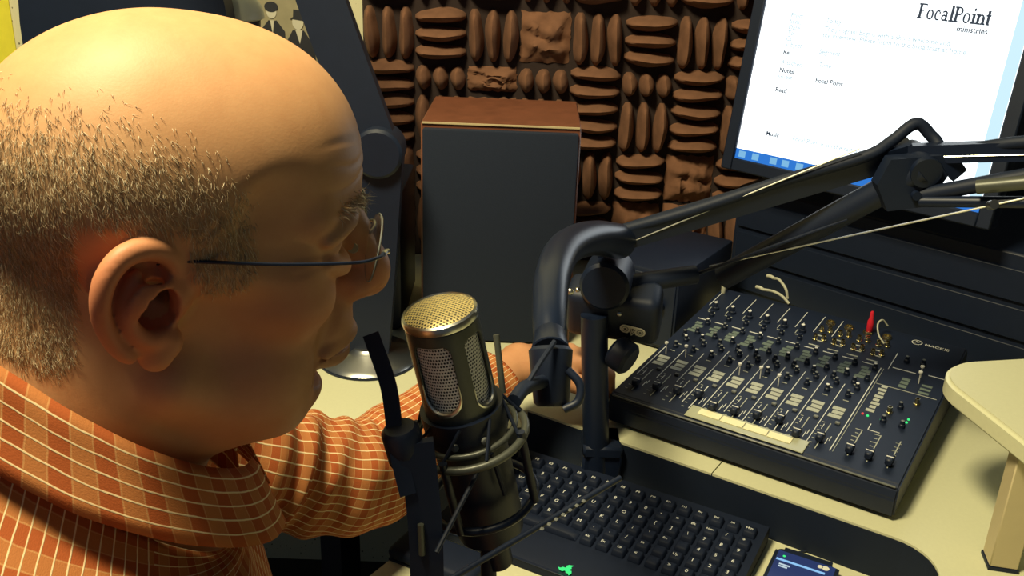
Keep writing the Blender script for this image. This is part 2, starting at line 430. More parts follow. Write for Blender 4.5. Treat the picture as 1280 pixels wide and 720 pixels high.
# rows from above: (z centre relative to the desk, height, parity)
zt = 1.205 - 0.74
rows = [(zt+0.052, CW, 1), (zt-0.051, CW, 0), (zt-0.1265, 0.046, 1), (zt-0.203, CW, 1), (zt-0.296, CW, 0), (zt-0.389, CW, 1)]
torn = {(1, 3), (2, 2), (4, 6), (5, 6), (5, 5), (3, 2)}
first = {}
def put(me, nm, x, z, rotz):
    o = bpy.data.objects.new(nm, me); COL.objects.link(o); o.parent = foam; o.location = (x, -0.021, z); o.rotation_euler = (0, rotz, 0)
    return o
for ri, (z, h, par) in enumerate(rows):
    for c in range(8):
        x = (c+0.5)*CW
        if (ri, c) in torn:
            o = bpy.data.objects.new('torn_ridge', torn_mesh(h*.95, CW*.95, ri*10+c)); COL.objects.link(o); o.parent = foam; o.location = (x, -0.021, z)
            o['label'] = 'torn patch of crumbling foam'
            continue
        vert = (c+par) % 2 == 0
        if vert:
            for k in (-1, 0, 1): put(rng.choice(short_r if h < .06 else long_r), 'ridge', x+k*CW/3, z, rng.uniform(-.05, .05))
        else:
            for k in ((-0.5, 0.5) if h < .06 else (-1, 0, 1)): put(rng.choice(long_r), 'ridge', x, z+k*CW/3, math.pi/2+rng.uniform(-.05, .05))

# ------------------------------------------------------------------ speaker
sp = thing('speaker', (-0.024, 1.34, 0.74), 'wooden box speaker with a black front standing before the foam', 'speaker', Matrix.Rotation(math.radians(-1), 3, 'Z'))
MB().box(0.229, 0.195, 0.338, (0, 0.110, 0.169), 0.002, 1).build('cabinet', M['wood'], sp)
MB().box(0.222, 0.012, 0.328, (0, 0.007, 0.167), 0.003, 2).build('grille', M['black_cloth'], sp, label='black cloth front grille')
MB().box(0.225, 0.003, 0.0022, (0, 0.0115, 0.3375)).build('trim_strip', M['leg_wood'], sp, label='thin pale edge along the top front')

# ------------------------------------------------------------------ monitor
mdir = Vector((0.287, -0.270, 0)).normalized(); mw = 0.384
mn = Vector((mdir.y, -mdir.x, 0))                    # faces the seated person
tilt = math.radians(9)
mup = (Vector((0, 0, 1))*math.cos(tilt) - mn*math.sin(tilt)).normalized()
mfw = mdir.cross(mup)                                # screen normal, local -Y
mon3 = Matrix((mdir, -mfw, mup)).transposed()
mon = thing('monitor', (0.352, 1.521, 1.001), 'black monitor with a bright white document page above the mixer', 'monitor', mon3)
SH = 0.315
bz = 0.020
MB().box(mw+2*bz, 0.03, SH+2*bz, (mw/2, 0.0165, SH/2), 0.005, 2).build('case', M['black'], mon)
q = MB()
q.box(bz, 0.008, SH+2*bz, (-bz/2, -0.001, SH/2), 0.002, 1).box(bz, 0.008, SH+2*bz, (mw+bz/2, -0.001, SH/2), 0.002, 1)
q.box(mw+.002, 0.008, bz, (mw/2, -0.001, -bz/2), 0.002, 1).box(mw+.002, 0.008, bz, (mw/2, -0.001, SH+bz/2), 0.002, 1)
q.build('bezel', M['black'], mon)
def flat(x0, x1, z0, z1, y, nm, m, par, label=None):
    return MB().add([(x0, y, z0), (x1, y, z0), (x1, y, z1), (x0, y, z1)], [(0, 1, 2, 3)]).build(nm, m, par, label, smooth=False)
scr = flat(0, mw, 0, SH, 0.0005, 'screen', M['screen'], mon, 'glowing white page')
flat(0, mw, 0, 0.016, 0.0001, 'taskbar', M['screen_blue'], scr, 'blue taskbar')
flat(mw-0.018, mw-0.0015, 0.016, SH, 0.0001, 'scroll_bar', M['screen_pale'], scr)
for k, x in enumerate((0.006, 0.030, 0.062, 0.083, 0.107, 0.130, 0.155, 0.30, 0.345)):
    flat(x, x+.012, .003, .013, -.0002, 'taskbar_icon', M['screen_icon'], scr)
RX = Matrix.Rotation(math.pi/2, 4, 'X')              # text in the screen plane, facing local -Y
def scr_text(s, size, x, z, m, nm='screen_text', align='LEFT'):
    return text_mesh(s, size, m, nm, scr, Matrix.Translation((x, -0.0003, z)) @ RX, 0.0, align, None, 0.00028)
# serif heading built letter by letter
def serif_word():
    b = MB(); x = [0.0]; y = -0.0003
    def rect(x0, x1, z0, z1): b.add([(x0, y, z0), (x1, y, z0), (x1, y, z1), (x0, y, z1)], [(0, 1, 2, 3)])
    def ring(cx, cz, rx, rz, t0, t1, a0=0, a1=360):      # thick at the sides, hairline top and bottom
        n = 28; vs = []
        for i in range(n+1):
            a = math.radians(a0+(a1-a0)*i/n); th = t0+(t1-t0)*abs(math.cos(a))**1.5
            vs += [(cx+rx*math.cos(a), y, cz+rz*math.sin(a)), (cx+(rx-th)*math.cos(a), y, cz+(rz-t0)*math.sin(a))]
        b.add(vs, [(2*i, 2*i+1, 2*i+3, 2*i+2) for i in range(n)])
    S, H, X, hl = 0.235, 1.0, 0.66, 0.11
    def stem(px, z0, z1, serif=True):
        rect(px, px+S, z0, z1)
        if serif: rect(px-.09, px+S+.09, 0, hl)
    def adv(wd): x[0] += wd
    def F(): p = x[0]+.08; stem(p, 0, H); rect(p-.09, p+.62, H-hl, H); rect(p+.57, p+.62, H-.24, H); rect(p, p+.40, .50, .50+hl); rect(p+.36, p+.40, .40, .64); adv(.78)
    def o(): ring(x[0]+.31, X/2, .31, X/2+.01, hl, .17); adv(.70)
    def c(): ring(x[0]+.29, X/2, .29, X/2+.01, hl, .17, 55, 310); ring(x[0]+.45, X-.17, .075, .075, .06, .07); adv(.60)
    def a(): ring(x[0]+.24, .21, .24, .21, hl, .14); rect(x[0]+.36, x[0]+.36+.15, 0, X-.12); ring(x[0]+.27, X-.16, .24, .17, hl, .14, 0, 165); rect(x[0]+.50, x[0]+.62, 0, hl); adv(.68)
    def l(): p = x[0]+.08; stem(p, 0, 1.04); rect(p-.09, p, 1.0, 1.04); adv(.38)
    def Pp(): p = x[0]+.08; stem(p, 0, H); rect(p-.09, p+.3, H-hl, H); rect(p, p+.3, .44, .44+hl); ring(p+.30, .72, .34, .28, hl, .17, -90, 90); adv(.78)
    def i(): p = x[0]+.08; stem(p, 0, X); rect(p-.09, p, X-hl, X); ring(p+S/2, .90, .10, .10, .09, .1); adv(.38)
    def n(): p = x[0]+.08; stem(p, 0, X); rect(p-.09, p, X-hl, X); stem(p+.42, 0, X-.15); ring(p+.36, X-.18, .23, .18, hl, .15, 0, 170); adv(.80)
    def t(): p = x[0]+.10; rect(p, p+S, .10, .92); rect(p-.1, p+.32, X-hl, X); ring(p+.18, .13, .18, .13, hl, .15, 180, 330); adv(.45)
    for fn in (F, o, c, a, l, Pp, o, i, n, t): fn()
    return b, x[0]
b, wd = serif_word(); s = 0.098/wd
me = b.mesh('heading', M['screen_ink'], False); me.transform(Matrix.Translation((0.236, 0, 0.2425)) @ Matrix.Diagonal((s, 1, s*1.32, 1)))
link_mesh('heading', me, scr, 'dark serif heading reading FocalPoint')
scr_text('ministries', 0.0105, 0.334, 0.2345, M['screen_ink'], 'subheading', 'RIGHT')
for k, (s_, z) in enumerate((('From:', .228), ('Sent:', .219), ('Date:', .2105), ('To:', .202), ('Cc:', .1935), ('Subject:', .185), ('Re:', .173), ('Attached', .158), ('Notes', .146), ('Guest', .137), ('Read', .116))):
    scr_text(s_, 0.0098, 0.046, z, M['screen_ink' if k in (6, 8, 10) else 'screen_faint'])
for s_, x, z, mm in (('Today', .104, .226, 'screen_faint'), ('The program begins with a short welcome and', .104, .214, 'screen_faint'), ('the interview. Please listen to the broadcast at home', .104, .205, 'screen_faint'), ('Segment', .104, .181, 'screen_faint'), ('Time', .108, .162, 'screen_faint'), ('Focal Point', .108, .139, 'screen_ink'), ('Music', .046, .048, 'screen_ink'), ('Focal Point is on the radio each day', .092, .048, 'screen_faint')):
    scr_text(s_, 0.0098, x, z, M[mm])
ms = MB().box(0.06, 0.03, 0.20, (mw/2, 0.045, 0.06), 0.004, 1).box(0.10, 0.02, 0.10, (mw/2, 0.035, 0.12), 0.004, 1)
ms.build('stand', M['black'], mon)

# black equipment rack under the monitor
rk = thing('equipment_rack', (0.352+mdir.x*0.20-mn.x*0.185, 1.521+mdir.y*0.20-mn.y*0.185, 0.74), 'black equipment rack under the monitor behind the mixer', 'rack', Matrix((mdir, -mn, Vector((0, 0, 1)))).transposed())
MB().box(0.74, 0.25, 0.20, (0.15, 0, 0.10), 0.003, 1).build('case', M['black'], rk)
for z in (0.045, 0.10, 0.155):
    MB().box(0.72, 0.006, 0.046, (0.15, -0.128, z), 0.001, 1).build('rack_panel', M['black'], rk)

# ------------------------------------------------------------------ items on the wall and the back left
ph = thing('photo_print', (-0.545, 1.749, 1.04), 'grey tan print of two dark-suited people pinned behind the lamp arm', 'picture')
PW, PH = 0.185, 0.21
MB().box(PW, 0.002, PH, (PW/2, -0.001, PH/2)).build('sheet', M['photo_bg'], ph, smooth=False)
MB().box(PW, 0.0006, 0.030, (PW/2, -0.0024, PH-0.015)).build('sheet_margin', M['paper'], ph, smooth=False)
def fig(nm, pts, m, dy): MB().prism(pts, -0.0004, 0.0004, Matrix.Translation((0, -0.0026-dy, 0)) @ RX).build(nm, M[m], ph, smooth=False)
def ell(cx, cz, rx, rz, n=18): return [(cx+rx*math.cos(2*math.pi*i/n), cz+rz*math.sin(2*math.pi*i/n)) for i in range(n)]
fig('printed_suit', [(.075, .02), (.082, .105), (.098, .124), (.104, .122), (.112, .124), (.126, .105), (.128, .02)], 'photo_dark', 0)
fig('printed_face', ell(.104, .139, .009, .012), 'photo_pale', .0004)
fig('printed_hair', ell(.104, .147, .012, .009), 'photo_dark', .0009)
fig('printed_shirt', [(.101, .124), (.108, .124), (.1045, .100)], 'photo_pale', .0009)
fig('printed_suit', [(.120, .0), (.124, .080), (.140, .108), (.160, .108), (.178, .080), (.182, 0)], 'photo_dark', .0006)
fig('printed_face', ell(.150, .122, .010, .013), 'photo_pale', .0011)
fig('printed_hat', [(.136, .128), (.165, .124), (.164, .129), (.158, .130), (.157, .143), (.143, .144), (.142, .131)], 'photo_dark', .0016)
fig('printed_shirt', [(.145, .109), (.158, .109), (.152, .085)], 'photo_pale', .0011)
fig('printed_hand', ell(.148, .062, .010, .005), 'photo_pale', .0011)
fig('printed_hand', ell(.172, .046, .006, .005), 'photo_pale', .0011)
note = MB().box(0.10, 0.003, 0.20, (-0.955, 1.7475, 1.14), 0.0008, 1).build('paper_note', M['yellow'], smooth=False)
tag(note, 'bright yellow paper note on the cream wall at far left', 'note')
card = MB().box(0.022, 0.002, 0.03, (-0.356, 1.7485, 1.052), 0.0005, 1).build('paper_card', M['paper'], smooth=False)
tag(card, 'small white card on the wall under the grey print', 'card')

bc = thing('monitor', (-0.565, 1.42, 0.74), 'black rounded screen seen from behind above the bald head', 'monitor')
prof = [(0.150*math.copysign(abs(math.cos(a))**0.55, math.cos(a)), 0.385+0.20*math.copysign(abs(math.sin(a))**0.6, math.sin(a))) for a in [2*math.pi*i/40 for i in range(40)]]
MB().prism(prof, -0.02, 0.02, RX).build('case', M['black'], bc)
MB().box(0.05, 0.02, 0.22, (0, 0.025, 0.12), 0.004, 1).build('stand_post', M['black'], bc)
MB().box(0.13, 0.09, 0.014, (0, 0.0, 0.007), 0.005, 2).build('stand_foot', M['black'], bc)

sw = thing('subwoofer', (-0.255, 1.47, 0.74), 'low black subwoofer box behind the lamp base left of the wooden speaker', 'speaker')
MB().box(0.17, 0.20, 0.215, (0, 0, 0.1125), 0.006, 2).build('cabinet', M['black'], sw)
MB().cyl((0, -0.1005, 0.115), (0, -0.106, 0.115), 0.062, n=32, bev=.002).build('grille', M['black_cloth'], sw)
for fx in (-.07, .07):
    for fy in (-.08, .08): MB().cyl((fx, fy, 0), (fx, fy, .006), .01).build('foot', M['rubber'], sw)
au = thing('dark_filler', uv3(-0.085, 0.345, 0.74), 'black box added to darken the gap between the wooden speaker and the mixer', 'audio unit', R33)  # added black fill, its kind guessed, sized to darken the desk here
MB().box(0.125, 0.21, 0.125, (0, 0, 0.0655), 0.004, 2).build('case', M['black'], au)
MB().box(0.117, 0.004, 0.112, (0, -0.106, 0.0655), 0.001, 1).build('front_panel', M['black'], au)
for k in range(3): MB().cyl((-.035+.035*k, -.108, .075), (-.035+.035*k, -.118, .075), .009, n=16, bev=.001).build('knob', M['black_gloss'], au)
cu_ = thing('backdrop', (0.49, 1.722, 0.0), 'black curtain added to keep the wall dark right of the monitor', 'backdrop')  # black sheet put in only so this stretch of wall reads dark
vs = []; fs = []
for i in range(121):
    x = 0.86*i/120; y = 0.014*math.sin(i*0.42)+0.006*math.sin(i*0.17+1)
    vs += [(x, y, 0.745), (x, y, 2.2), (x, y+.003, 0.745), (x, y+.003, 2.2)]
for i in range(120): fs += [(4*i, 4*i+4, 4*i+5, 4*i+1), (4*i+2, 4*i+3, 4*i+7, 4*i+6), (4*i+1, 4*i+5, 4*i+7, 4*i+3), (4*i, 4*i+2, 4*i+6, 4*i+4)]
MB().add(vs, fs).build('cloth', M['black_cloth'], cu_)
MB().cyl((-0.02, 0, 2.21), (0.88, 0, 2.21), 0.012).build('rail', M['black_metal'], cu_)

dl = thing('table_lamp', (-0.433, 1.50, 0.74), 'small lamp with a white dome shade on a black stem', 'lamp')
MB().lathe([(0.045, 0), (0.045, 0.010), (0.012, 0.02), (0.008, 0.03)], 28).build('base', M['black'], dl)
MB().cyl((0, 0, 0.02), (0, 0, 0.44), 0.007).build('stem', M['black'], dl)
MB().lathe([(0.010, 0.40), (0.033, 0.415), (0.036, 0.452), (0.030, 0.456)], 28).build('collar', M['black'], dl)
MB().lathe([(0.034, 0.452)] + [(0.042*math.cos(a), 0.456+0.042*math.sin(a)) for a in [math.radians(5*i) for i in range(18)]] + [(0.0001, 0.4985)], 40).build('shade', M['dome'], dl, label='white dome shade')

lamp = thing('swing_arm_lamp', (-0.208, 1.275, 0.74), 'black swing arm lamp on a round silver base behind the man', 'lamp')
MB().lathe([(0.070, 0), (0.072, 0.004), (0.066, 0.010), (0.030, 0.016), (0.024, 0.022), (0.0001, 0.022)], 48).build('base', M['silver'], lamp, label='round silver base')
MB().lathe([(0.0735, 0.0), (0.0735, 0.0025), (0.071, 0.003)], 48).build('base_rim', M['black'], lamp)
MB().ribbon([(0.0, 0, 0.015), (0.012, 0.0, 0.15), (0.024, 0.0, 0.315)], (0.062, 0, 0), 0.03, 8).build('lower_arm', M['black'], lamp)
MB().cyl((0.022, -0.028, 0.315), (0.022, 0.028, 0.315), 0.034, n=28, bev=.004).build('joint', M['black'], lamp)
MB().ribbon([(0.020, 0.0, 0.31), (-0.053, 0.02, 0.51), (-0.13, 0.03, 0.74)], (0.058, 0, 0.022), 0.022, 8).build('upper_arm', M['black'], lamp)
MB().lathe([(0.02, 0.06), (0.05, 0.05), (0.09, -0.04), (0.086, -0.04), (0.047, 0.045), (0.001, 0.05)], 32, Matrix.Translation((-0.17, -0.04, 0.76)) @ Matrix.Rotation(0.5, 4, 'Y')).build('shade', M['black'], lamp)

# ------------------------------------------------------------------ mixing console
mx = thing('mixer', ORG, 'black mixing console with rows of knobs, faders and a cream label strip', 'mixer', R33)
MWD, SL = 0.360, math.radians(4.5)
PM = Matrix.Translation((0, 0, 0.046)) @ Matrix.Rotation(SL, 4, 'X')   # panel frame: u, s, height
PL = 0.368
side = [(-0.006, 0.006), (-0.009, 0.030), (-0.006, 0.0425), (0.0, 0.046), (PL*math.cos(SL), 0.046+PL*math.sin(SL)), (PL*math.cos(SL)+0.016, 0.060), (PL*math.cos(SL)+0.016, 0.006)]
Rside = Matrix(((0, 0, 1, 0), (1, 0, 0, 0), (0, 1, 0, 0), (0, 0, 0, 1)))   # (v,z,u) -> (u,v,z)
b = MB().prism(side, -0.002, MWD+0.002, Rside); me = b.mesh('body', M['black'], False)
bb = bmesh.new(); bb.from_mesh(me); bmesh.ops.bevel(bb, geom=[e for e in bb.edges], offset=0.0022, segments=2, affect='EDGES'); 
for f in bb.faces: f.smooth = False
bb.to_mesh(me); bb.free(); link_mesh('body', me, mx)
MB().box(MWD-0.004, 0.0022, 0.0022, (MWD/2, -0.0055, 0.0445), 0.0008, 1).build('rim_highlight', M['grey_knob'], mx, label='grey strip standing for the highlight on the front rim')  # grey strip paints the light caught along the front edge
for fu, fv in ((.03, .02), (.33, .02), (.03, .33), (.33, .33)): MB().cyl((fu, fv, 0), (fu, fv, .008), .009).build('foot', M['rubber'], mx)
NS, P0, PITCH = 10, 0.0185, 0.0268
def panel(o): o.parent = mx; return o
kb = MB().lathe([(0.0052, 0), (0.0050, 0.004), (0.0036, 0.0050), (0.0034, 0.0105), (0.0026, 0.0115)], 14).mesh('knob', M['black'])
kcap = MB().lathe([(0.0026, 0.0112), (0.0026, 0.0123), (0.0001, 0.0128)], 12).box(0.0008, 0.0040, 0.0006, (0, 0.0016, 0.0127)).mesh('knob_cap', M['cap_white'])
kb2 = MB().lathe([(0.0040, 0), (0.0038, 0.004), (0.0028, 0.005), (0.0026, 0.009)], 12).mesh('knob', M['black'])
kcap2 = MB().lathe([(0.0020, 0.0088), (0.0020, 0.0096), (0.0001, 0.0099)], 10).mesh('knob_cap', M['grey_knob'])
kcap3 = MB().lathe([(0.0021, 0.0088), (0.0021, 0.0098), (0.0001, 0.0101)], 10).mesh('knob_cap', M['cap_white'])
pole = MB().lathe([(0.0007, 0), (0.0007, 0.016), (0.0026, 0.0162), (0.0026, 0.0185), (0.0001, 0.0190)], 10).mesh('knob', M['cap_white'])
jack = MB().lathe([(0.0072, 0), (0.0072, 0.002), (0.0058, 0.0045), (0.0042, 0.0045), (0.0042, 0.0005), (0.0001, 0.0005)], 18).mesh('jack', M['gold'])
rca = MB().lathe([(0.0042, 0), (0.0042, 0.002), (0.0030, 0.0024), (0.0030, 0.009), (0.0022, 0.009), (0.0022, 0.001), (0.0001, 0.001)], 14).mesh('jack', M['gold'])
fcap = MB().box(0.0085, 0.0150, 0.0085, (0, 0, 0.0065), 0.0015, 1).mesh('fader_cap', M['black'])
fline = MB().box(0.0086, 0.0014, 0.0006, (0, 0, 0.0109)).mesh('fader_line', M['cap_white'])
btn = MB().box(0.006, 0.004, 0.003, (0, 0, 0.0015), 0.0006, 1).mesh('button', M['grey_knob'])
def inst(nm, me, u, s, par=None, h=0.0, label=None):
    o = bpy.data.objects.new(nm, me); COL.objects.link(o)
    if par is None: o.parent = mx; o.matrix_basis = PM @ Matrix.Translation((u, s, h))
    else: o.parent = par
    if label: o['label'] = label
    return o
def pbox(b, u, s, w_, h_, t=0.0005): b.box(w_, h_, t, (u, s, t/2), M=PM)
white_lines, grey_patch, green_patch, dim_lines = MB(), MB(), MB(), MB()
for i in range(NS):
    u = P0 + i*PITCH; L = u-PITCH/2
    # printed work
    pbox(white_lines, L+.0004, 0.103+0.004*(i % 3), 0.0009, 0.155 if i > 2 else 0.09)
    if i < 8: pbox(white_lines, L, 0.328, 0.0009, 0.055)
    pbox(white_lines, u-.002, 0.2515, 0.017, 0.0014)
    pbox(white_lines, u+.0085, 0.250, 0.0016, 0.005)
    for k in range(3): pbox(grey_patch, u-.0015+0.0012*(k % 2), 0.098+0.0098*k, 0.0155-0.002*(k == 1), 0.0076)
    for k in range(4): pbox(green_patch, u-.001+0.0018*((k*7+i) % 3-1), 0.211+0.0088*k, 0.0125-0.003*(k % 2), 0.0068)
    for k in range(7): pbox(dim_lines, u-.0085, 0.018+0.010*k, 0.0034, 0.0008); 
    pbox(white_lines, u+.0068, 0.040, 0.0008, 0.014); pbox(white_lines, u+.0092, 0.047, 0.0008, 0.010); pbox(white_lines, u-.0065, 0.068, 0.0007, 0.012)
    pbox(dim_lines, u, 0.141, 0.007, 0.0012); pbox(dim_lines, u+.001, 0.186, 0.008, 0.0012); pbox(dim_lines, u, 0.163, 0.006, 0.0012)
    # knobs
    if i < 6:
        k = inst('knob', kb, u, 0.292); inst('knob_cap', kcap, 0, 0, k)
        pbox(dim_lines, u-.001, 0.2795, 0.0115, 0.0010); pbox(dim_lines, u-.0075, 0.289, 0.0010, 0.012)
        inst('knob', kb2, u+.004, 0.268)
    else:
        inst('jack', jack, u, 0.338); inst('jack', rca, u-.004, 0.308); inst('jack', rca, u+.007, 0.312); inst('jack', rca, u-.004, 0.279); inst('jack', rca, u+.007, 0.283)
        for k in range(3): pbox(dim_lines, u, 0.262+.016*k, 0.015, 0.0022)
    for n_, (s, du) in enumerate(((0.240, .0095), (0.206, .0085), (0.190, -.004), (0.176, .004), (0.153, -.001))):
        k = inst('knob', kb2, u+du, s); inst('knob_cap', kcap3 if (i+n_) % 3 == 0 else kcap2, 0, 0, k)
    if i in (0, 1, 4, 5, 6): inst('knob', pole, u-.004, 0.128+.006*(i % 2), label='tall white-tipped knob')
    inst('button', btn, u+.007, 0.083)
    pbox(white_lines, u, 0.048, 0.0011, 0.062) if i % 4 == 3 else pbox(dim_lines, u, 0.048, 0.0011, 0.062)
    f_ = inst('fader_cap', fcap, u, 0.030+0.006*((i*5) % 4)); inst('fader_line', fline, 0, 0, f_)
# master section
pbox(white_lines, 0.2755, 0.135, 0.0010, 0.225); pbox(dim_lines, 0.279, 0.135, 0.0006, 0.225)
pbox(white_lines, 0.284, 0.276, 0.0009, 0.05)
pbox(white_lines, 0.303, 0.258, 0.030, 0.0016); pbox(white_lines, 0.343, 0.262, 0.020, 0.0016); pbox(dim_lines, 0.318, 0.205, 0.075, 0.0008)
for k in range(8): pbox(grey_patch, 0.2915+.0006*(k % 3), 0.135+0.0095*k, 0.0105-.003*(k % 2), 0.0062)
for k in range(3): pbox(green_patch, 0.311, 0.215+0.010*k, 0.010, 0.007); pbox(green_patch, 0.338, 0.212+0.010*k, 0.013, 0.005)
for k in range(6):
    for q in range(2): pbox(dim_lines, 0.292+.022*q, 0.040+0.009*k, 0.004+.004*(k % 2), 0.0009); pbox(dim_lines, 0.340, 0.035+0.009*k, 0.007, 0.0009)
pbox(white_lines, 0.301, 0.098, 0.0008, 0.014); pbox(white_lines, 0.308, 0.0905, 0.014, 0.0008)
for (u, s) in ((0.327, 0.234), (0.3255, 0.250)): inst('knob', pole, u, s, label='tall white-tipped knob')
for (u, s) in ((0.300, 0.283), (0.321, 0.285), (0.334, 0.118), (0.312, 0.118), (0.322, 0.160)):
    k = inst('knob', kb2, u, s); inst('knob_cap', kcap2, 0, 0, k)
inst('jack', rca, 0.313, 0.142); inst('jack', rca, 0.337, 0.180)
for u in (0.296, 0.318, 0.341):
    pbox(dim_lines, u, 0.055, 0.0011, 0.062)
    f_ = inst('fader_cap', fcap, u, 0.032); inst('fader_line', fline, 0, 0, f_)
for u, s, mm in ((0.286, 0.122, 'red_led'), (0.2925, 0.1205, 'green_led'), (0.337, 0.139, 'green_led'), (0.3365, 0.131, 'green_led'), (0.309, 0.121, 'green_led')):
    MB().lathe([(0.0016, 0), (0.0014, 0.0014), (0.0001, 0.002)], 10, PM @ Matrix.Translation((u, s, 0))).build('indicator', M[mm], mx)
tag(white_lines.build('printed_lines', M['white'], mx, smooth=False), kind='stuff')
tag(dim_lines.build('printed_scales', M['grey_print'], mx, smooth=False), kind='stuff')
tag(grey_patch.build('printed_boxes', M['grey_print'], mx, label='grey printed boxes', smooth=False), kind='stuff')
tag(green_patch.build('printed_diagrams', M['green_print'], mx, label='grey-green printed diagrams', smooth=False), kind='stuff')
lg = MB()
ring = [(0.0072*math.cos(a), 0.0072*math.sin(a), 0) for a in [2*math.pi*i/28 for i in range(28)]]
rin = [(x*.84, y*.84, 0) for x, y, _ in ring]
LM = PM @ Matrix.Translation((0.299, 0.347, 0.0006))
lg.add(ring+rin, [(i, (i+1) % 28, 28+(i+1) % 28, 28+i) for i in range(28)], LM)
for pts in ([(-.004, -.002), (-.0022, -.002), (-.0004, .0012), (.0006, -.001), (.0042, .003), (.0026, .003), (.0006, .001), (-.0004, .003), (-.0022, .003), (-.0010, .0018)],): lg.prism(pts, 0, .0003, LM)
lg.build('emblem', M['white'], mx, label='round white emblem', smooth=False)
text_mesh('MACKIE', 0.0092, M['white'], 'lettering', mx, PM @ Matrix.Translation((0.3095, 0.3455, 0.0006)), 0.0001, 'LEFT')
# label holder on the front edge
ls = thing('label_strip', ORG, 'clear strip holding four cream paper labels on the mixer front edge', 'label strip', R33)
MB().box(0.150, 0.027, 0.0012, (0.176, 0.0115, 0.0012), 0.0004, 1, M=PM).build('holder', M['tape'], ls)
for k in range(4): MB().box(0.0285, 0.0125, 0.0010, (0.1285+0.0300*k, 0.0150-0.0004*k, 0.0024), 0.0003, 1, M=PM).build('paper_label', M['label_paper'], ls)
# plugs and leads behind and on the mixer
rp = thing('red_plug', ORG, 'slim red plug standing in a jack at the back of the mixer', 'plug', R33)
MB().lathe([(0.0026, 0.002), (0.0048, 0.006), (0.0046, 0.020), (0.0030, 0.024), (0.0026, 0.034), (0.0015, 0.036)], 16, PM @ Matrix.Translation((0.2345, 0.338, 0))).build('shell', M['red'], rp)
MB().lathe([(0.0032, 0.0), (0.0032, 0.003)], 14, PM @ Matrix.Translation((0.2345, 0.338, 0))).build('collar', M['gold'], rp)
gl = thing('grey_lead', ORG, 'thin grey lead looping out of the jack beside the red plug', 'cable', R33)
MB().tube([PM @ Vector(p) for p in ((0.262, 0.312, 0.004), (0.252, 0.318, 0.012), (0.246, 0.330, 0.022), (0.249, 0.343, 0.024), (0.256, 0.349, 0.014))], 0.0012, 8).build('lead', M['pale'], gl)
pp = thing('pale_plug', ORG, 'pale plug standing at the back left corner of the mixer', 'plug', R33)
MB().lathe([(0.0032, 0.0), (0.0036, 0.003), (0.0036, 0.014), (0.0026, 0.016), (0.0022, 0.028), (0.0001, 0.029)], 12, PM @ Matrix.Translation((0.006, 0.352, 0))).build('shell', M['pale'], pp)
for nm, lab, pts in (('pale_lead', 'upper of two pale leads lying behind the mixer knobs', ((0.070, 0.395, 0.024), (0.080, 0.390, 0.026), (0.095, 0.380, 0.018), (0.100, 0.378, 0.004))), ('pale_lead', 'lower of two pale leads lying behind the mixer knobs', ((0.062, 0.372, 0.012), (0.078, 0.370, 0.014), (0.094, 0.366, 0.012), (0.108, 0.362, 0.004)))):
    t_ = thing(nm, ORG, lab, 'cable', R33)
    MB().tube([PM @ Vector(p) for p in pts], 0.0021, 8).build('lead', M['pale'], t_)
    q0 = PM @ Vector(pts[0]); MB().tube([q0, q0+Vector((-.006, .002, .001)), q0+Vector((-.012, .004, .0))], 0.0028, 10).build('plug_end', M['pale'], t_)

# ------------------------------------------------------------------ keyboard on the tray
KY = math.radians(4.6)
kbd = thing('keyboard', uv3(0.080, -0.250, 0.680), 'black keyboard with white legends and a glowing green emblem', 'keyboard', R33 @ Matrix.Rotation(KY, 3, 'Z'))
KW, KD = 0.350, 0.192
kside = [(0.0, 0.001), (0.0, 0.010), (0.010, 0.0135), (0.050, 0.016), (KD-0.004, 0.026), (KD, 0.022), (KD, 0.001)]
MB().prism(kside, -KW/2, KW/2, Rside).build('case', M['key'], kbd)
MB().box(KW-0.02, 0.004, 0.0012, (0, 0.0015, 0.0108), 0.0004, 1).build('front_trim', M['black_gloss'], kbd)
key_me = MB()
b = bmesh.new(); bmesh.ops.create_cube(b, size=1)
for v in b.verts:
    tpr = 0.0158 if v.co.z < 0 else 0.0128
    v.co = Vector((v.co.x*tpr, v.co.y*tpr + (0.0006 if v.co.z > 0 else 0), (v.co.z+.5)*0.0078))
bmesh.ops.bevel(b, geom=list(b.edges), offset=0.0011, segments=1, affect='EDGES'); key_me.bm(b)
key_me = key_me.mesh('key', M['key'])
rows_t = [['Esc', 'F1', 'F2', 'F3', 'F4', 'F5', 'F6', 'F7', 'F8', 'F9', 'F10', 'F11', 'F12', 'Prt', 'Del', 'Ins', 'Hm'],
          ['~', '1', '2', '3', '4', '5', '6', '7', '8', '9', '0', '-', '=', 'Bk', 'Num', '/', '*'],
          ['Tab', 'Q', 'W', 'E', 'R', 'T', 'Y', 'U', 'I', 'O', 'P', '[', ']', '\\', '7', '8', '9'],
          ['Cap', 'A', 'S', 'D', 'F', 'G', 'H', 'J', 'K', 'L', ';', '\'', 'Ent', '', '4', '5', '6'],
          ['Sft', 'Z', 'X', 'C', 'V', 'B', 'N', 'M', ',', '.', '/', 'Sft', '', 'Up', '1', '2', '3'],
          ['Ctl', 'Fn', 'Alt', '', '', '', '', '', 'Alt', 'Fn', 'Ctl', '<', '', '>', '0', '.', '+']]
slope_k = math.atan2(0.010, KD-0.054)
KM = Matrix.Translation((0, 0.050, 0.0155)) @ Matrix.Rotation(slope_k, 4, 'X')
leg_v = MB()
tcache = {}
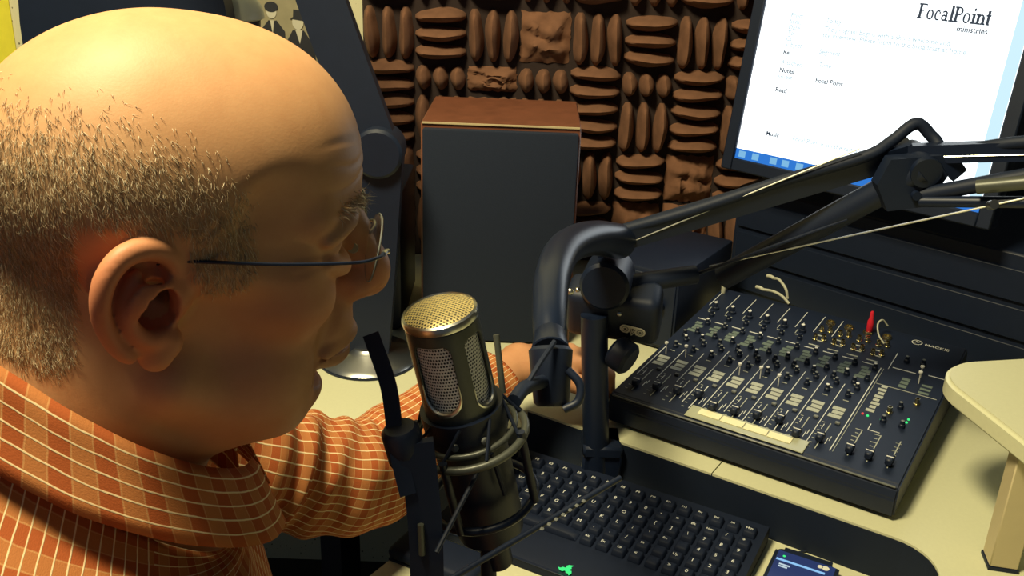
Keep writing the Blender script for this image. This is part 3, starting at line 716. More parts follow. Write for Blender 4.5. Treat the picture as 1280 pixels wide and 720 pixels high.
for r_, row in enumerate(rows_t):
    y = 0.0125 + 0.0197*(5-r_) + (0.004 if r_ == 0 else 0)
    for c_, s_ in enumerate(row):
        if r_ == 5 and 3 <= c_ <= 7:
            if c_ == 5:
                o = bpy.data.objects.new('key', key_me); COL.objects.link(o); o.parent = kbd
                o.matrix_basis = KM @ Matrix.Translation((-KW/2+0.0165+0.0198*5, y, 0)) @ Matrix.Diagonal((6.1, 1, 1, 1)); o['label'] = 'long space bar'
            continue
        x = -KW/2+0.0165+0.0198*c_
        o = bpy.data.objects.new('key', key_me); COL.objects.link(o); o.parent = kbd
        o.matrix_basis = KM @ Matrix.Translation((x, y, 0))
        if s_:
            if s_ not in tcache:
                t_ = text_mesh(s_, 0.0072 if len(s_) == 1 else (0.0056 if len(s_) == 2 else 0.0042), None)
                tcache[s_] = ([v.co.copy() for v in t_.vertices], [tuple(p.vertices) for p in t_.polygons])
            leg_v.add(*tcache[s_], M=KM @ Matrix.Translation((x-0.001, y+0.0012, 0.0079)))
leg_v.build('key_legends', M['white'], kbd, label='white key legends', smooth=False)
em = MB()
for k in range(3):
    RM = Matrix.Translation((0.0, 0.0085, 0.0142)) @ Matrix.Rotation(k*2*math.pi/3+0.2, 4, 'Z')
    em.prism([(x*1.15, y*1.0) for x, y in ((-.0030, .0005), (.0020, .0000), (.0042, .0030), (.0034, .0058), (.0050, .0084), (.0006, .0080), (-.0016, .0056), (-.0010, .0030))], 0, .0004, RM)
em.prism([(.0022*math.cos(a), .0085+.0022*math.sin(a)) for a in [i*math.pi/6 for i in range(12)]], .0142, .0146)
em.build('emblem', M['green_led'], kbd, label='glowing green three-armed emblem', smooth=False)

pad = thing('wrist_rest', uv3(-0.050, -0.302, 0.680), 'black padded wrist rest on the tray under the microphone', 'wrist rest', R33 @ Matrix.Rotation(KY, 3, 'Z'))
MB().box(0.11, 0.052, 0.016, (0, 0, 0.010), 0.007, 3).build('cushion', M['key'], pad)
MB().box(0.106, 0.048, 0.003, (0, 0, 0.0015)).build('base', M['rubber'], pad)

# ------------------------------------------------------------------ phone on the tray
phn = thing('phone', uv3(0.289, -0.050, 0.680), 'black phone with a dark blue lit screen right of the keyboard', 'phone', R33 @ Matrix.Rotation(math.radians(5), 3, 'Z'))
b = bmesh.new(); bmesh.ops.create_cube(b, size=1)
for v in b.verts: v.co = Vector((v.co.x*0.072, v.co.y*0.145-0.0725, (v.co.z+.5)*0.010))
bmesh.ops.bevel(b, geom=[e for e in b.edges if abs(e.verts[0].co.z-e.verts[1].co.z) > .005], offset=0.009, segments=5, affect='EDGES')
MB().bm(b).build('case', M['black'], phn)
MB().box(0.064, 0.128, 0.0004, (0, -0.073, 0.0102)).build('screen', M['phone_blue'], phn, label='dark blue lit screen', smooth=False)
MB().box(0.054, 0.0032, 0.0004, (-.004, -0.026, 0.0106)).build('screen_bar', M['phone_bar'], phn, label='light blue bar', smooth=False)
MB().box(0.012, 0.0022, 0.0004, (-.020, -0.034, 0.0106)).box(0.010, 0.0022, 0.0004, (-.021, -0.038, 0.0106)).build('screen_lines', M['screen_faint'], phn, smooth=False)
MB().cyl((-.024, -.018, .0102), (-.024, -.018, .0108), .0016).build('indicator', M['green_led'], phn)
MB().cyl((.022, -.016, .0102), (.022, -.016, .0108), .004).cyl((.016, -.016, .0102), (.016, -.016, .0108), .003).build('screen_icon', M['white'], phn)
pc = thing('phone_lead', uv3(0.280, -0.05, 0.68), 'thin black lead curving from the phone to the tray back', 'cable', R33)
MB().tube([(-.026, -.012, .006), (-.022, .0, .003), (-.010, .004, .002), (-.004, .010, .002), (.002, .016, .003)], 0.0013, 8).build('lead', M['rubber'], pc)

# ------------------------------------------------------------------ riser shelf at the right
rs = thing('riser_shelf', (0.470, 0.985, 0.74), 'cream rounded riser shelf on a square wooden leg at right', 'shelf', Matrix.Rotation(math.radians(11), 3, 'Z'))
sh = [(0.5, -0.32), (0.5, 0.0)] + arc(0.062, -0.062, 0.062, 90, 180, 12) + arc(0.04, -0.28, 0.04, 180, 270, 8)
b = MB().prism(sh, 0.139, 0.163); me = b.mesh('shelf_top', M['cream'], True, 50)
bb = bmesh.new(); bb.from_mesh(me); bmesh.ops.bevel(bb, geom=[e for e in bb.edges if abs(e.verts[0].co.z-e.verts[1].co.z) < .001], offset=0.004, segments=2, affect='EDGES'); bb.to_mesh(me); bb.free()
link_mesh('shelf_top', me, rs)
def leg_at(x, y):
    LMx = Matrix.Translation((x, y, 0)) @ Matrix.Rotation(math.radians(-22), 4, 'Z')
    l = MB().box(0.028, 0.028, 0.135, (0, 0, 0.0715), 0.0012, 1, M=LMx).build('leg', M['leg_wood'], rs)
    MB().box(0.030, 0.030, 0.004, (0, 0, 0.002), M=LMx).build('foot_pad', M['rubber'], l)
leg_at(0.020+0.008, -0.152); leg_at(0.44, -0.06); leg_at(0.44, -0.26)
MB().cyl((0.030, -0.118, 0.132), (0.030, -0.118, 0.139), 0.006).build('bolt', M['black_metal'], rs)

# ------------------------------------------------------------------ boom arm clamped to the desk edge
ba = thing('boom_arm', (0.118, 1.062, 0.66), 'black jointed boom arm on a post at the desk edge before the monitor', 'microphone arm')
BO = Vector((0.118, 1.062, 0.66))
def W(p): return Vector(p) - BO
def rod(b, a, c, r, r2=None, n=12): return b.cyl(W(a), W(c), r, r2, n)
rod(MB(), (0.120, 1.060, 0.655), (0.100, 1.062, 0.915), 0.0165, None, 20).build('post', M['black_metal'], ba)
MB().box(0.05, 0.055, 0.016, (0.004, 0.01, 0.072), 0.003, 1).box(0.05, 0.016, 0.07, (0.004, -0.006, 0.04), 0.003, 1).build('desk_clamp', M['black_metal'], ba)
HM = Matrix.Translation(W((0.116, 1.085, 0.925))) @ Matrix.Rotation(math.radians(-14), 4, 'Z') @ Matrix.Rotation(math.radians(18), 4, 'X')
MB().box(0.115, 0.05, 0.070, (0.010, 0.0, -0.012), 0.012, 3, M=HM).build('housing', M['black'], ba)
BM = HM @ Matrix.Translation((0.037, -0.0262, -0.020)) @ Matrix.Rotation(math.radians(10), 4, 'Y') @ RX
bd = MB()
def disc(cx, cy, r, n=20): return [(cx+r*math.cos(2*math.pi*i/n), cy+r*math.sin(2*math.pi*i/n)) for i in range(n)]
pl = [(-.0095, -.0062)] + [(-.0095+.0062*math.cos(a), .0062*math.sin(a)) for a in [math.radians(-90-18*i) for i in range(1, 11)]] + [(.0095+.0062*math.cos(a), .0062*math.sin(a)) for a in [math.radians(90-18*i) for i in range(0, 11)]] + [(.005, -.0058), (.0035, -.0025), (0, -.0085), (-.0035, -.0025), (-.005, -.0058)]
bp = bd.prism(pl, 0, .0008, BM).build('badge', M['paper'], ba, label='pale badge with two rings and a wedge', smooth=False)
bi = MB()
for cx in (-.0093, .0093):
    o_, i_ = disc(cx, 0, .0042), disc(cx, 0, .0034)
    bi.add([(x, y, .001) for x, y in o_+i_], [(i, (i+1) % 20, 20+(i+1) % 20, 20+i) for i in range(20)], BM)
    bi.add([(x, y, .001) for x, y in disc(cx, 0, .0016)], [tuple(range(20))], BM)
for pts in ([(-.0038, .0032), (-.0030, .0032), (.0004, -.0052), (-.0004, -.0052)], [(.0038, .0032), (.0030, .0032), (-.0004, -.0052), (.0004, -.0052)], [(-.0018, .0034), (.0018, .0034), (0, -.0014)]): bi.add([(x, y, .001) for x, y in pts], [tuple(range(len(pts)))], BM)
bi.build('badge_marks', M['mic_body'], bp, smooth=False)
MB().cyl(W((0.126, 1.055, 0.873)), W((0.146, 1.040, 0.865)), 0.021, n=24, bev=.004).build('knob', M['black'], ba)
MB().cyl(W((0.108, 1.05, 0.955)), W((0.122, 1.11, 0.955)), 0.030, n=28, bev=.004).build('swivel', M['black_metal'], ba)
for p, r in (((0.068, 1.035, 0.955), .004), ((0.076, 1.035, 0.958), .003), ((0.128, 1.045, 0.925), .003)):
    MB().lathe([(r, 0), (r, .003), (r*.6, .0045), (.0001, .005)], 10, Matrix.Translation(W(p)) @ Matrix.Rotation(math.radians(80), 4, 'X')).build('bolt', M['silver'], ba)
# lower arm: square channel with its edge highlight added as a silver rod, and the lower round tube with its tension rods
A0, A1 = Vector((0.098, 1.085, 0.995)), Vector((0.432, 1.036, 1.135))
MB().ribbon([W(A0), W(A1)], (0, -0.004, 0.026), 0.022, 1).build('upper_channel', M['black_metal'], ba)
ax = (A1-A0).normalized(); upv = Vector((0, 0, 1)); upv = (upv-ax*upv.dot(ax)).normalized()
MB().cyl(W(A0+upv*0.004+Vector((.03, -.0135, .001))), W(A1+upv*.004+Vector((-.06, -.0135, 0))), 0.0009, n=6).build('channel_highlight', M['silver'], ba, label='thin silver line standing for the edge highlight')
rod(MB(), (0.264, 1.125, 0.945), (0.436, 1.008, 1.122), 0.0155, 0.0155, 16).build('lower_tube', M['black'], ba)
rod(MB(), (0.226, 1.110, 0.953), (0.375, 1.036, 1.054), 0.0022).build('tension_rod', M['black_metal'], ba)
rod(MB(), (0.244, 1.120, 0.961), (0.522, 0.930, 1.119), 0.0010, None, 6).build('rod_highlight', M['silver'], ba, label='thin silver line standing for the highlight on a rod')  # silver line drawn for the highlight along the thin rod
rod(MB(), (0.226, 1.11, 0.953), (0.120, 1.08, 0.945), 0.012).build('lower_link', M['black'], ba)
# elbow bracket
EM = [(0.398, 1.132), (0.452, 1.139), (0.462, 1.118), (0.446, 1.082), (0.404, 1.075), (0.388, 1.104)]
MB().prism([(x-BO.x, z-BO.z) for x, z in EM], -0.010, 0.010, Matrix.Translation((0, 1.012-BO.y, 0)) @ RX).build('elbow_bracket', M['black'], ba)
rod(MB(), (0.436, 0.996, 1.120), (0.436, 1.052, 1.128), 0.0165, None, 20).build('elbow_joint', M['black_metal'], ba)
rod(MB(), (0.430, 0.995, 1.095), (0.430, 1.001, 1.095), 0.005).build('bolt', M['black_metal'], ba)
MB().prism([(-.014, .004), (.006, .008), (.016, -.003), (.004, -.016), (-.006, -.006)], -.004, .004, Matrix.Translation(W((0.464, 1.005, 1.127))) @ RX).build('wing_nut', M['black_metal'], ba)
# upper arm runs off to the right
MB().ribbon([W((0.428, 1.030, 1.133)), W((0.640, 0.900, 1.181))], (0, 0, 0.020), 0.020, 1).build('upper_channel', M['black_metal'], ba)
rod(MB(), (0.448, 1.006, 1.136), (0.64, 0.885, 1.180), 0.0009, None, 6).build('channel_highlight', M['silver'], ba, label='thin silver line standing for the edge highlight')  # silver line added for the highlight on this channel too
rod(MB(), (0.440, 1.005, 1.094), (0.640, 0.850, 1.200), 0.0085).build('upper_tube', M['black'], ba)
rod(MB(), (0.436, 1.000, 1.088), (0.640, 0.850, 1.139), 0.0062).build('upper_tube', M['black_metal'], ba)
rod(MB(), (0.474, 0.960, 1.117), (0.560, 0.902, 1.148), 0.0075).build('spring_cover', M['mic_body'], ba, label='olive grey sleeve on the arm')
rod(MB(), (0.484, 0.945, 1.102), (0.484, 0.937, 1.106), 0.005).build('bolt', M['silver'], ba)
MB().box(0.05, 0.05, 0.10, W((0.650, 0.872, 1.166)), 0.006, 2).build('coupling', M['black'], ba)
MB().ribbon([W((0.640, 0.900, 1.181)), W((1.275, 0.510, 1.325))], (0, 0, 0.020), 0.020, 1).build('upper_channel', M['black_metal'], ba)
MB().box(0.02, 0.10, 0.14, W((1.275, 0.510, 1.325)), 0.004, 1).build('wall_plate', M['black'], ba)
# cable along the arm, arching over the elbow
MB().tube([W(p) for p in ((0.118, 1.078, 1.015), (0.20, 1.060, 1.049), (0.30, 1.045, 1.094), (0.380, 1.030, 1.128), (0.408, 1.035, 1.145), (0.433, 1.040, 1.164), (0.452, 1.034, 1.150), (0.466, 1.016, 1.141), (0.520, 0.965, 1.165), (0.64, 0.890, 1.196))], 0.0068, 10, 6).build('cable', M['rubber'], ba, label='black cable arching over the elbow')
# gooseneck down to the microphone
MB().tube([W(p) for p in ((0.125, 1.075, 1.005), (0.085, 0.995, 1.035), (0.052, 0.90, 1.056), (0.036, 0.80, 1.066), (0.032, 0.735, 1.058), (0.032, 0.700, 1.046))], lambda t: 0.021-0.008*t, 16, 6).build('gooseneck', M['black_gloss'], ba)

# ------------------------------------------------------------------ microphone in its shock mount
MT = Vector((-0.047, 0.573, 1.126)); MA = Vector((-0.2, -0.10, 0.97)).normalized()
mx_x = Vector((1, 0, 0)); mx_x = (mx_x - MA*mx_x.dot(MA)).normalized(); mx_y = MA.cross(mx_x)
MIC3 = Matrix((mx_x, mx_y, MA)).transposed()
mic = thing('microphone', MT - MA*0.19, 'silver-topped studio microphone with gold mesh before the man', 'microphone', MIC3)
HT, R0 = 0.19, 0.0248
# outer shell with four round-bottomed windows
win = [(-108, 31, 0.124, 0.176), (-33, 21, 0.122, 0.176), (60, 31, 0.124, 0.176), (145, 21, 0.122, 0.176)]
nth, nz_ = 240, 110; z0s, z1s = 0.095, HT-0.006
def in_win(th, z):
    for c, hw, za, zb in win:
        d = (th-c+180) % 360-180
        if abs(d) < hw and z < zb:
            rr = math.radians(hw)*R0; s = math.radians(d)*R0
            if z > za+rr or (z > za and s*s+(z-za-rr)**2 < rr*rr): 
                if zb-z > 0.006 or abs(s) < rr-0.006+math.sqrt(max(0, 0.006**2-(0.006-(zb-z))**2)): return True
    return False
vs = []; fs = []
for i in range(nz_+1):
    z = z0s+(z1s-z0s)*i/nz_; r = R0*(1.0+0.03*(1-i/nz_))
    for k in range(nth):
        a = math.radians(360*k/nth); vs.append((r*math.cos(a), r*math.sin(a), z))
for i in range(nz_):
    z = z0s+(z1s-z0s)*(i+.5)/nz_
    for k in range(nth):
        if not in_win(360*(k+.5)/nth, z): fs.append((i*nth+k, i*nth+(k+1) % nth, (i+1)*nth+(k+1) % nth, (i+1)*nth+k))
me = MB().add(vs, fs).mesh('body', M['mic_body'])
body = link_mesh('body', me, mic); sd = body.modifiers.new('thickness', 'SOLIDIFY'); sd.thickness = 0.0016; sd.offset = -1
# silver lips round the windows
for c, hw, za, zb in win:
    lip = MB()
    rr = math.radians(hw)*R0; pts = []
    for a in range(180, 361, 12): pts.append((rr*math.cos(math.radians(a)), za+rr+rr*math.sin(math.radians(a))))
    pp_ = [(-rr, za+rr+0.008)] + pts + [(rr, za+rr+0.008)]
    P3 = []
    for s, z in pp_:
        th = math.radians(c)+s/R0; r = R0*1.012; P3.append((r*math.cos(th), r*math.sin(th), z))
    lip.tube(P3, lambda t: 0.0004+0.0016*math.sin(math.pi*t), 8, 2)
    lip.build('window_lip', M['silver'], mic, label='bright silver lip under a mesh window')
# inner mesh with its own UVs
vs = []; fs = []; uvs = []
for i in range(2):
    for k in range(97): a = 2*math.pi*k/96; vs.append((0.0225*math.cos(a), 0.0225*math.sin(a), 0.10+0.084*i)); uvs.append((k/96*72, i*34))
for k in range(96): fs.append((k, k+1, 98+k, 97+k))
me = MB().add(vs, fs).mesh('side_mesh', M['mesh_silver']); ul = me.uv_layers.new(name='UVMap')
for l in me.loops: ul.data[l.index].uv = uvs[l.vertex_index]
link_mesh('side_mesh', me, mic, 'silver wire mesh behind the windows')
MB().lathe([(0.0232, HT-0.0035), (0.0252, HT-0.0055), (0.0256, HT-0.0030), (0.0250, HT-0.0004), (0.0236, HT+0.0006), (0.0228, HT-0.0008)], 64).build('top_rim', M['silver'], mic, label='bright silver top rim')
MB().lathe([(0.0234, HT-0.0006), (0.018, HT+0.0016), (0.010, HT+0.0028), (0.0001, HT+0.0032)], 64).build('top_mesh', M['mesh_gold'], mic, label='gold wire mesh top')
MB().lathe([(0.020, 0.0), (0.0245, 0.004), (0.0256, 0.02), (0.0258, 0.0800)], 48).build('lower_body', M['black_metal'], mic)
MB().lathe([(0.0258, 0.0800), (0.0258, 0.0925), (0.0253, 0.0945), (0.0256, 0.0955)], 48).build('middle_band', M['mic_dark'], mic)
MB().lathe([(0.0259, 0.088), (0.0262, 0.0885), (0.0262, 0.0893), (0.0259, 0.0898)], 48).build('groove_ring', M['silver'], mic)
MB().cyl((0, 0, -0.03), (0, 0, 0.0), 0.011, n=20).build('connector', M['black_metal'], mic)

sm = thing('shock_mount', MT - MA*0.10, 'black shock mount with grey rings and elastic cords cradling the microphone', 'microphone mount', MIC3)
SMW = sm.matrix_world.inverted()
def S(p): return SMW @ Vector(p)
def circ(r, z, n=48, a0=0, a1=360): return [(r*math.cos(math.radians(a0+(a1-a0)*i/n)), r*math.sin(math.radians(a0+(a1-a0)*i/n)), z) for i in range(n if a1-a0 == 360 else n+1)]
MB().tube(circ(0.0405, 0.0), 0.0030, 10, 1, True).build('outer_ring', M['mic_body'], sm, label='grey metal outer ring')
MB().tube(circ(0.0345, 0.0065), 0.0022, 10, 1, True).build('inner_ring', M['mic_body'], sm, label='grey metal inner ring')
MB().tube(circ(0.0385, -0.055), 0.0030, 10, 1, True).build('lower_ring', M['black_metal'], sm)
MB().lathe([(0.0262, 0.004), (0.0290, 0.004), (0.0290, 0.026), (0.0262, 0.026)], 40).build('clamp_collar', M['black_metal'], sm)
for k in range(8):
    a = math.radians(22+45*k); c = math.radians(22+45*k+24)
    MB().tube([(0.040*math.cos(a), 0.040*math.sin(a), 0.003), (0.0285*math.cos(c), 0.0285*math.sin(c), 0.024)], 0.0012, 8, 2).build('elastic_cord', M['rubber'], sm)
for k in range(4):
    a = math.radians(70+90*k)
    MB().cyl((0.0405*math.cos(a), 0.0405*math.sin(a), -0.055), (0.0405*math.cos(a), 0.0405*math.sin(a), 0.006), 0.003, n=10).build('post', M['black_metal'], sm)
for a in (-60, -100):
    MB().lathe([(0.0026, 0), (0.0026, .002), (.0001, .0028)], 10, Matrix.Rotation(math.radians(a), 4, 'Z') @ Matrix.Translation((0.0292, 0, 0.011)) @ Matrix.Rotation(math.pi/2, 4, 'Y')).build('stud', M['grey_knob'], sm)
MB().ribbon([S((-0.092, 0.575, 1.106)), S((-0.078, 0.555, 1.078)), S((-0.070, 0.530, 1.048)), S((-0.062, 0.520, 1.020))], (0.010, 0.004, 0.002), 0.005, 5).build('side_bar', M['black'], sm)
MB().lathe([(0.0115, -0.013), (0.0125, -0.010), (0.0125, 0.012), (0.010, 0.015)], 20, Matrix.Translation(S((-0.066, 0.536, 1.046)))).build('side_knob', M['black'], sm)
MB().ribbon([S((-0.058, 0.532, 1.052)), S((-0.055, 0.528, 1.030)), S((-0.051, 0.522, 0.99)), S((-0.049, 0.516, 0.93))], (0.022, 0.004, 0), 0.010, 4).build('stem', M['black'], sm)
MB().cyl(S((-0.0535, 0.516, 1.0)), S((-0.0525, 0.514, 0.978)), 0.0022, n=8).build('stem_slot', M['mic_body'], sm)
# yoke on the right that meets the gooseneck
MB().cyl(S((0.032, 0.704, 1.052)), S((0.032, 0.682, 1.046)), 0.0125, 0.0155, 24, .001).build('yoke_socket', M['black_gloss'], sm)
MB().cyl(S((0.032, 0.684, 1.050)), S((0.034, 0.660, 1.010)), 0.0175, 0.014, 24, .003).build('yoke_barrel', M['black'], sm)
MB().tube([S(p) for p in ((0.045, 0.665, 1.040), (0.055, 0.660, 1.030), (0.054, 0.655, 1.018), (0.043, 0.652, 1.012))], 0.0034, 10).build('yoke_handle', M['black'], sm)
MB().tube([S(p) for p in ((0.028, 0.664, 1.030), (0.012, 0.625, 1.044), (0.004, 0.600, 1.046))], 0.0055, 10).build('yoke_link', M['black'], sm)
MB().tube([S(p) for p in ((0.034, 0.668, 1.062), (0.020, 0.64, 1.052), (0.000, 0.605, 1.030), (-0.012, 0.575, 1.018))], 0.0020, 8).build('elastic_cord', M['rubber'], sm)
MB().cyl(S((-0.010, 0.625, 1.086)), S((-0.004, 0.612, 1.046)), 0.0024, n=10).build('post', M['mic_body'], sm)
# lower cradle rods
rodp = MB().cyl(S((-0.040, 0.50, 0.965)), S((0.086, 0.615, 0.976)), 0.0022, n=10).build('cradle_rod', M['black'], sm)
bead = MB()
A_, B_ = Vector((-0.015, 0.509, 0.9690)), Vector((0.086, 0.615, 0.976))
for k in range(7): t = 0.42+0.05*k; bead.lathe([(0.0001, -.0016), (.0016, 0), (.0001, .0016)], 8, Matrix.Translation(S(A_.lerp(B_, t)+Vector((-.001, -.002, .0022)))))
bead.build('thread_glints', M['grey_knob'], rodp)  # grey beads stand in for the row of highlights on the threaded rod
MB().cyl(S((-0.043, 0.510, 0.983)), S((-0.016, 0.556, 1.022)), 0.0016, n=8).build('cradle_rod', M['rubber'], sm)
MB().cyl(S((0.000, 0.560, 0.995)), S((-0.010, 0.556, 1.030)), 0.0016, n=8).build('cradle_rod', M['rubber'], sm)
MB().cyl(S((-0.012, 0.590, 0.962)), S((-0.010, 0.590, 0.90)), 0.006, n=12).build('microphone_cable', M['rubber'], sm)

# ------------------------------------------------------------------ the seated man: sculpted as a distance field, meshed with surface nets
class Field:
    def __init__(s, X, Y, Z):
        s.ax = [np.asarray(a, np.float32) for a in (X, Y, Z)]; s.F = np.full([len(a) for a in s.ax], 1e3, np.float32)
    def apply(s, fn, lo, hi, k, sub=False, pad=None):
        pad = (k*1.6 + s.pad) if pad is None else pad
        sl = []
        for a, l, h in zip(s.ax, lo, hi):
            i0, i1 = np.searchsorted(a, l-pad), np.searchsorted(a, h+pad)
            if i1 <= i0: return s
            sl.append(slice(i0, i1))
        x, y, z = s.ax[0][sl[0]][:, None, None], s.ax[1][sl[1]][None, :, None], s.ax[2][sl[2]][None, None, :]
        d = fn(x, y, z).astype(np.float32); a = s.F[tuple(sl)]
        if sub:
            b = -d; h = np.clip(0.5-0.5*(b-a)/k, 0, 1); r = a*h + b*(1-h) + k*h*(1-h)
        else:
            h = np.clip(0.5+0.5*(d-a)/k, 0, 1); r = d*(1-h) + a*h - k*h*(1-h)
        s.F[tuple(sl)] = r; return s
    def ell(s, c, r, k, sub=False, rot=0.0):
        c = np.array(c, float); r = np.array(r, float); m = r.max() if rot else None
        ca, sa = math.cos(rot), math.sin(rot)
        def fn(x, y, z):
            dx, dy, dz = x-c[0], y-c[1], z-c[2]
            if rot: dx, dz = dx*ca+dz*sa, -dx*sa+dz*ca          # turn in the profile plane
            k0 = np.sqrt((dx/r[0])**2+(dy/r[1])**2+(dz/r[2])**2); k1 = np.sqrt((dx/r[0]**2)**2+(dy/r[1]**2)**2+(dz/r[2]**2)**2)
            return k0*(k0-1)/np.maximum(k1, 1e-9)
        e = np.array([m]*3) if rot else r
        return s.apply(fn, c-e, c+e, k, sub)
    def cap(s, a, b, ra, rb, k, sub=False):
        a, b = np.array(a, float), np.array(b, float); ba = b-a; L = max(ba @ ba, 1e-12); R = max(ra, rb)
        def fn(x, y, z):
            px, py, pz = x-a[0], y-a[1], z-a[2]
            t = np.clip((px*ba[0]+py*ba[1]+pz*ba[2])/L, 0, 1)
            return np.sqrt((px-ba[0]*t)**2+(py-ba[1]*t)**2+(pz-ba[2]*t)**2) - (ra+(rb-ra)*t)
        return s.apply(fn, np.minimum(a, b)-R, np.maximum(a, b)+R, k, sub)
    def chain(s, pts, rs, k, sub=False, n=4):
        P = [np.array(p) for p in smooth_path(pts, n)]
        R = np.interp(np.linspace(0, 1, len(P)), np.linspace(0, 1, len(rs)), rs)
        for i in range(len(P)-1): s.cap(P[i], P[i+1], R[i], R[i+1], k, sub)
        return s
    def both(s, fn):
        for sg in (1, -1): fn(sg)
        return s
    def mesh(s):
        F = s.F; sg = F < 0
        c = [sg[i:sg.shape[0]-1+i, j:sg.shape[1]-1+j, k:sg.shape[2]-1+k] for i in (0, 1) for j in (0, 1) for k in (0, 1)]
        sm_ = sum(q.astype(np.int8) for q in c); act = (sm_ > 0) & (sm_ < 8)
        idx = np.full(act.shape, -1, np.int64); ijk = np.argwhere(act); idx[act] = np.arange(len(ijk))
        V = np.zeros((len(ijk), 3)); cnt = np.zeros(len(ijk))
        cor = [(i, j, k) for i in (0, 1) for j in (0, 1) for k in (0, 1)]
        A = [a.astype(np.float64) for a in s.ax]
        def pos(o): return np.stack([A[d][ijk[:, d]+o[d]] for d in range(3)], 1)
        def val(o): return F[ijk[:, 0]+o[0], ijk[:, 1]+o[1], ijk[:, 2]+o[2]].astype(np.float64)
        for a in cor:
            for d in range(3):
                if a[d]: continue
                b = list(a); b[d] = 1; va, vb = val(a), val(b); m = (va < 0) != (vb < 0)
                t = np.where(m, va/np.where(va-vb == 0, 1, va-vb), 0)[:, None]
                V += np.where(m[:, None], pos(a)*(1-t)+pos(b)*t, 0); cnt += m
        V /= cnt[:, None]
        quads = []
        for d in range(3):
            e1, e2 = (d+1) % 3, (d+2) % 3
            n = list(F.shape); lo = [0, 0, 0]; 
            sl0 = [slice(None)]*3; sl1 = [slice(None)]*3; sl0[d] = slice(0, -1); sl1[d] = slice(1, None)
            for e in (e1, e2): sl0[e] = slice(1, -1); sl1[e] = slice(1, -1)
            a, b = sg[tuple(sl0)], sg[tuple(sl1)]; E = np.argwhere(a != b); flip = a[a != b]
            off = np.zeros(3, int); off[e1] = 1; off[e2] = 1; E = E+off
            def cell(q1, q2):
                Q = E.copy(); Q[:, e1] -= q1; Q[:, e2] -= q2; return idx[Q[:, 0], Q[:, 1], Q[:, 2]]
            q = np.stack([cell(1, 1), cell(0, 1), cell(0, 0), cell(1, 0)], 1)
            q[~flip] = q[~flip][:, ::-1]; quads.append(q)
        return V, np.concatenate(quads)

HEAD_LOC = Vector((-0.197, 0.528, 1.181)); HYAW, HPITCH = math.radians(20), math.radians(8)
HR = (Matrix.Rotation(HYAW, 3, 'Z') @ Matrix.Rotation(HPITCH, 3, 'Y'))
HRn = np.array(HR); HLn = np.array(HEAD_LOC)
def head_to_world(V): return V*0.001 @ HRn.T + HLn
STEP = 1.6
H = Field(np.arange(-112, 142, STEP), np.arange(-108, 108.1, STEP), np.arange(-215, 146, STEP)); H.pad = 5
H.ell((-4, 0, 50), (99, 75, 84), 10)                      # cranium
H.ell((-30, 0, 40), (76, 77, 66), 25)                     # broad back of the skull
H.ell((34, 0, 55), (64, 62, 66), 25)                      # forehead
H.ell((34, 0, -14), (58, 56, 66), 22)                     # mid face
H.ell((34, 0, -62), (54, 50, 46), 20)                     # jaw mass
H.cap((-32, 0, -35), (-52, 0, -215), 64, 72, 25)          # neck
H.ell((22, 0, -100), (50, 46, 24), 22)                    # soft under-chin
H.ell((72, 0, -88), (21, 26, 19), 14)                     # chin
def s1(g):
    H.cap((0, g*56, -62), (62, g*30, -92), 15, 13, 20)    # jaw line
    H.ell((52, g*38, -66), (26, 20, 28), 18)              # jowl
    H.ell((60, g*40, -14), (27, 22, 22), 16)              # cheek
    H.cap((62, g*48, 6), (8, g*64, 8), 9, 7, 16)          # cheek bone
    H.cap((90, g*8, 38), (70, g*50, 36), 9, 8, 12)        # brow
H.both(s1)
def s2(g):
    H.ell((99, g*32, 19), (19, 20, 14), 9, True)         # eye socket
    H.ell((56, g*72, 38), (26, 8, 20), 16, True)          # temple hollow
H.both(s2)
def s3(g):
    H.ell((75, g*32, 21), (15, 16.5, 14.5), 4)            # lids over the eyeball
    H.chain([(89, g*17, 9), (90.5, g*32, 4), (80, g*47, 9)], [4, 5.5, 4], 3.5)     # bag under the eye
    H.chain([(94, g*18, 33), (90, g*36, 33), (78, g*52, 24)], [4.5, 5.5, 4], 4)      # brow fold over the lid
H.both(s3)
H.both(lambda g: H.chain([(91, g*20, 20.5), (91, g*32, 22.5), (84, g*46, 19)], [1.4, 2.6, 1.2], 1.5, True))   # lid slit
H.chain([(94, 0, 30), (104, 0, 12), (112.5, 0, -6), (113, 0, -13)], [8, 8.5, 11, 12], 8)                       # nose
H.both(lambda g: H.ell((103, g*13, -16), (12, 8.5, 9), 6))
H.both(lambda g: H.cap((108, g*6.5, -27), (104, g*9, -19), 3.6, 3, 2, True))
H.ell((90, 0, -42), (18, 27, 20), 12)                     # muzzle
H.chain([(84, 30, -58), (99, 15, -51), (105.5, 0, -50), (99, -15, -51), (84, -30, -58)], [3.5, 5, 5.5, 5, 3.5], 4)
H.chain([(83, 26, -62), (95, 14, -63.5), (101.5, 0, -63.5), (95, -14, -63.5), (83, -26, -62)], [3.5, 5.5, 6.2, 5.5, 3.5], 4)
H.chain([(82, 33, -60), (98, 17, -56.5), (107, 0, -56.5), (98, -17, -56.5), (82, -33, -60)], [1.4, 1.6, 1.8, 1.6, 1.4], 1.8, True)
H.chain([(84, 20, -76), (93, 0, -76), (84, -20, -76)], [3, 4, 3], 8, True)
H.both(lambda g: H.chain([(98, g*22, -16), (92, g*31, -34), (82, g*36, -58), (72, g*38, -78)], [1.5, 2.6, 2.2, 1.2], 5, True))   # smile fold
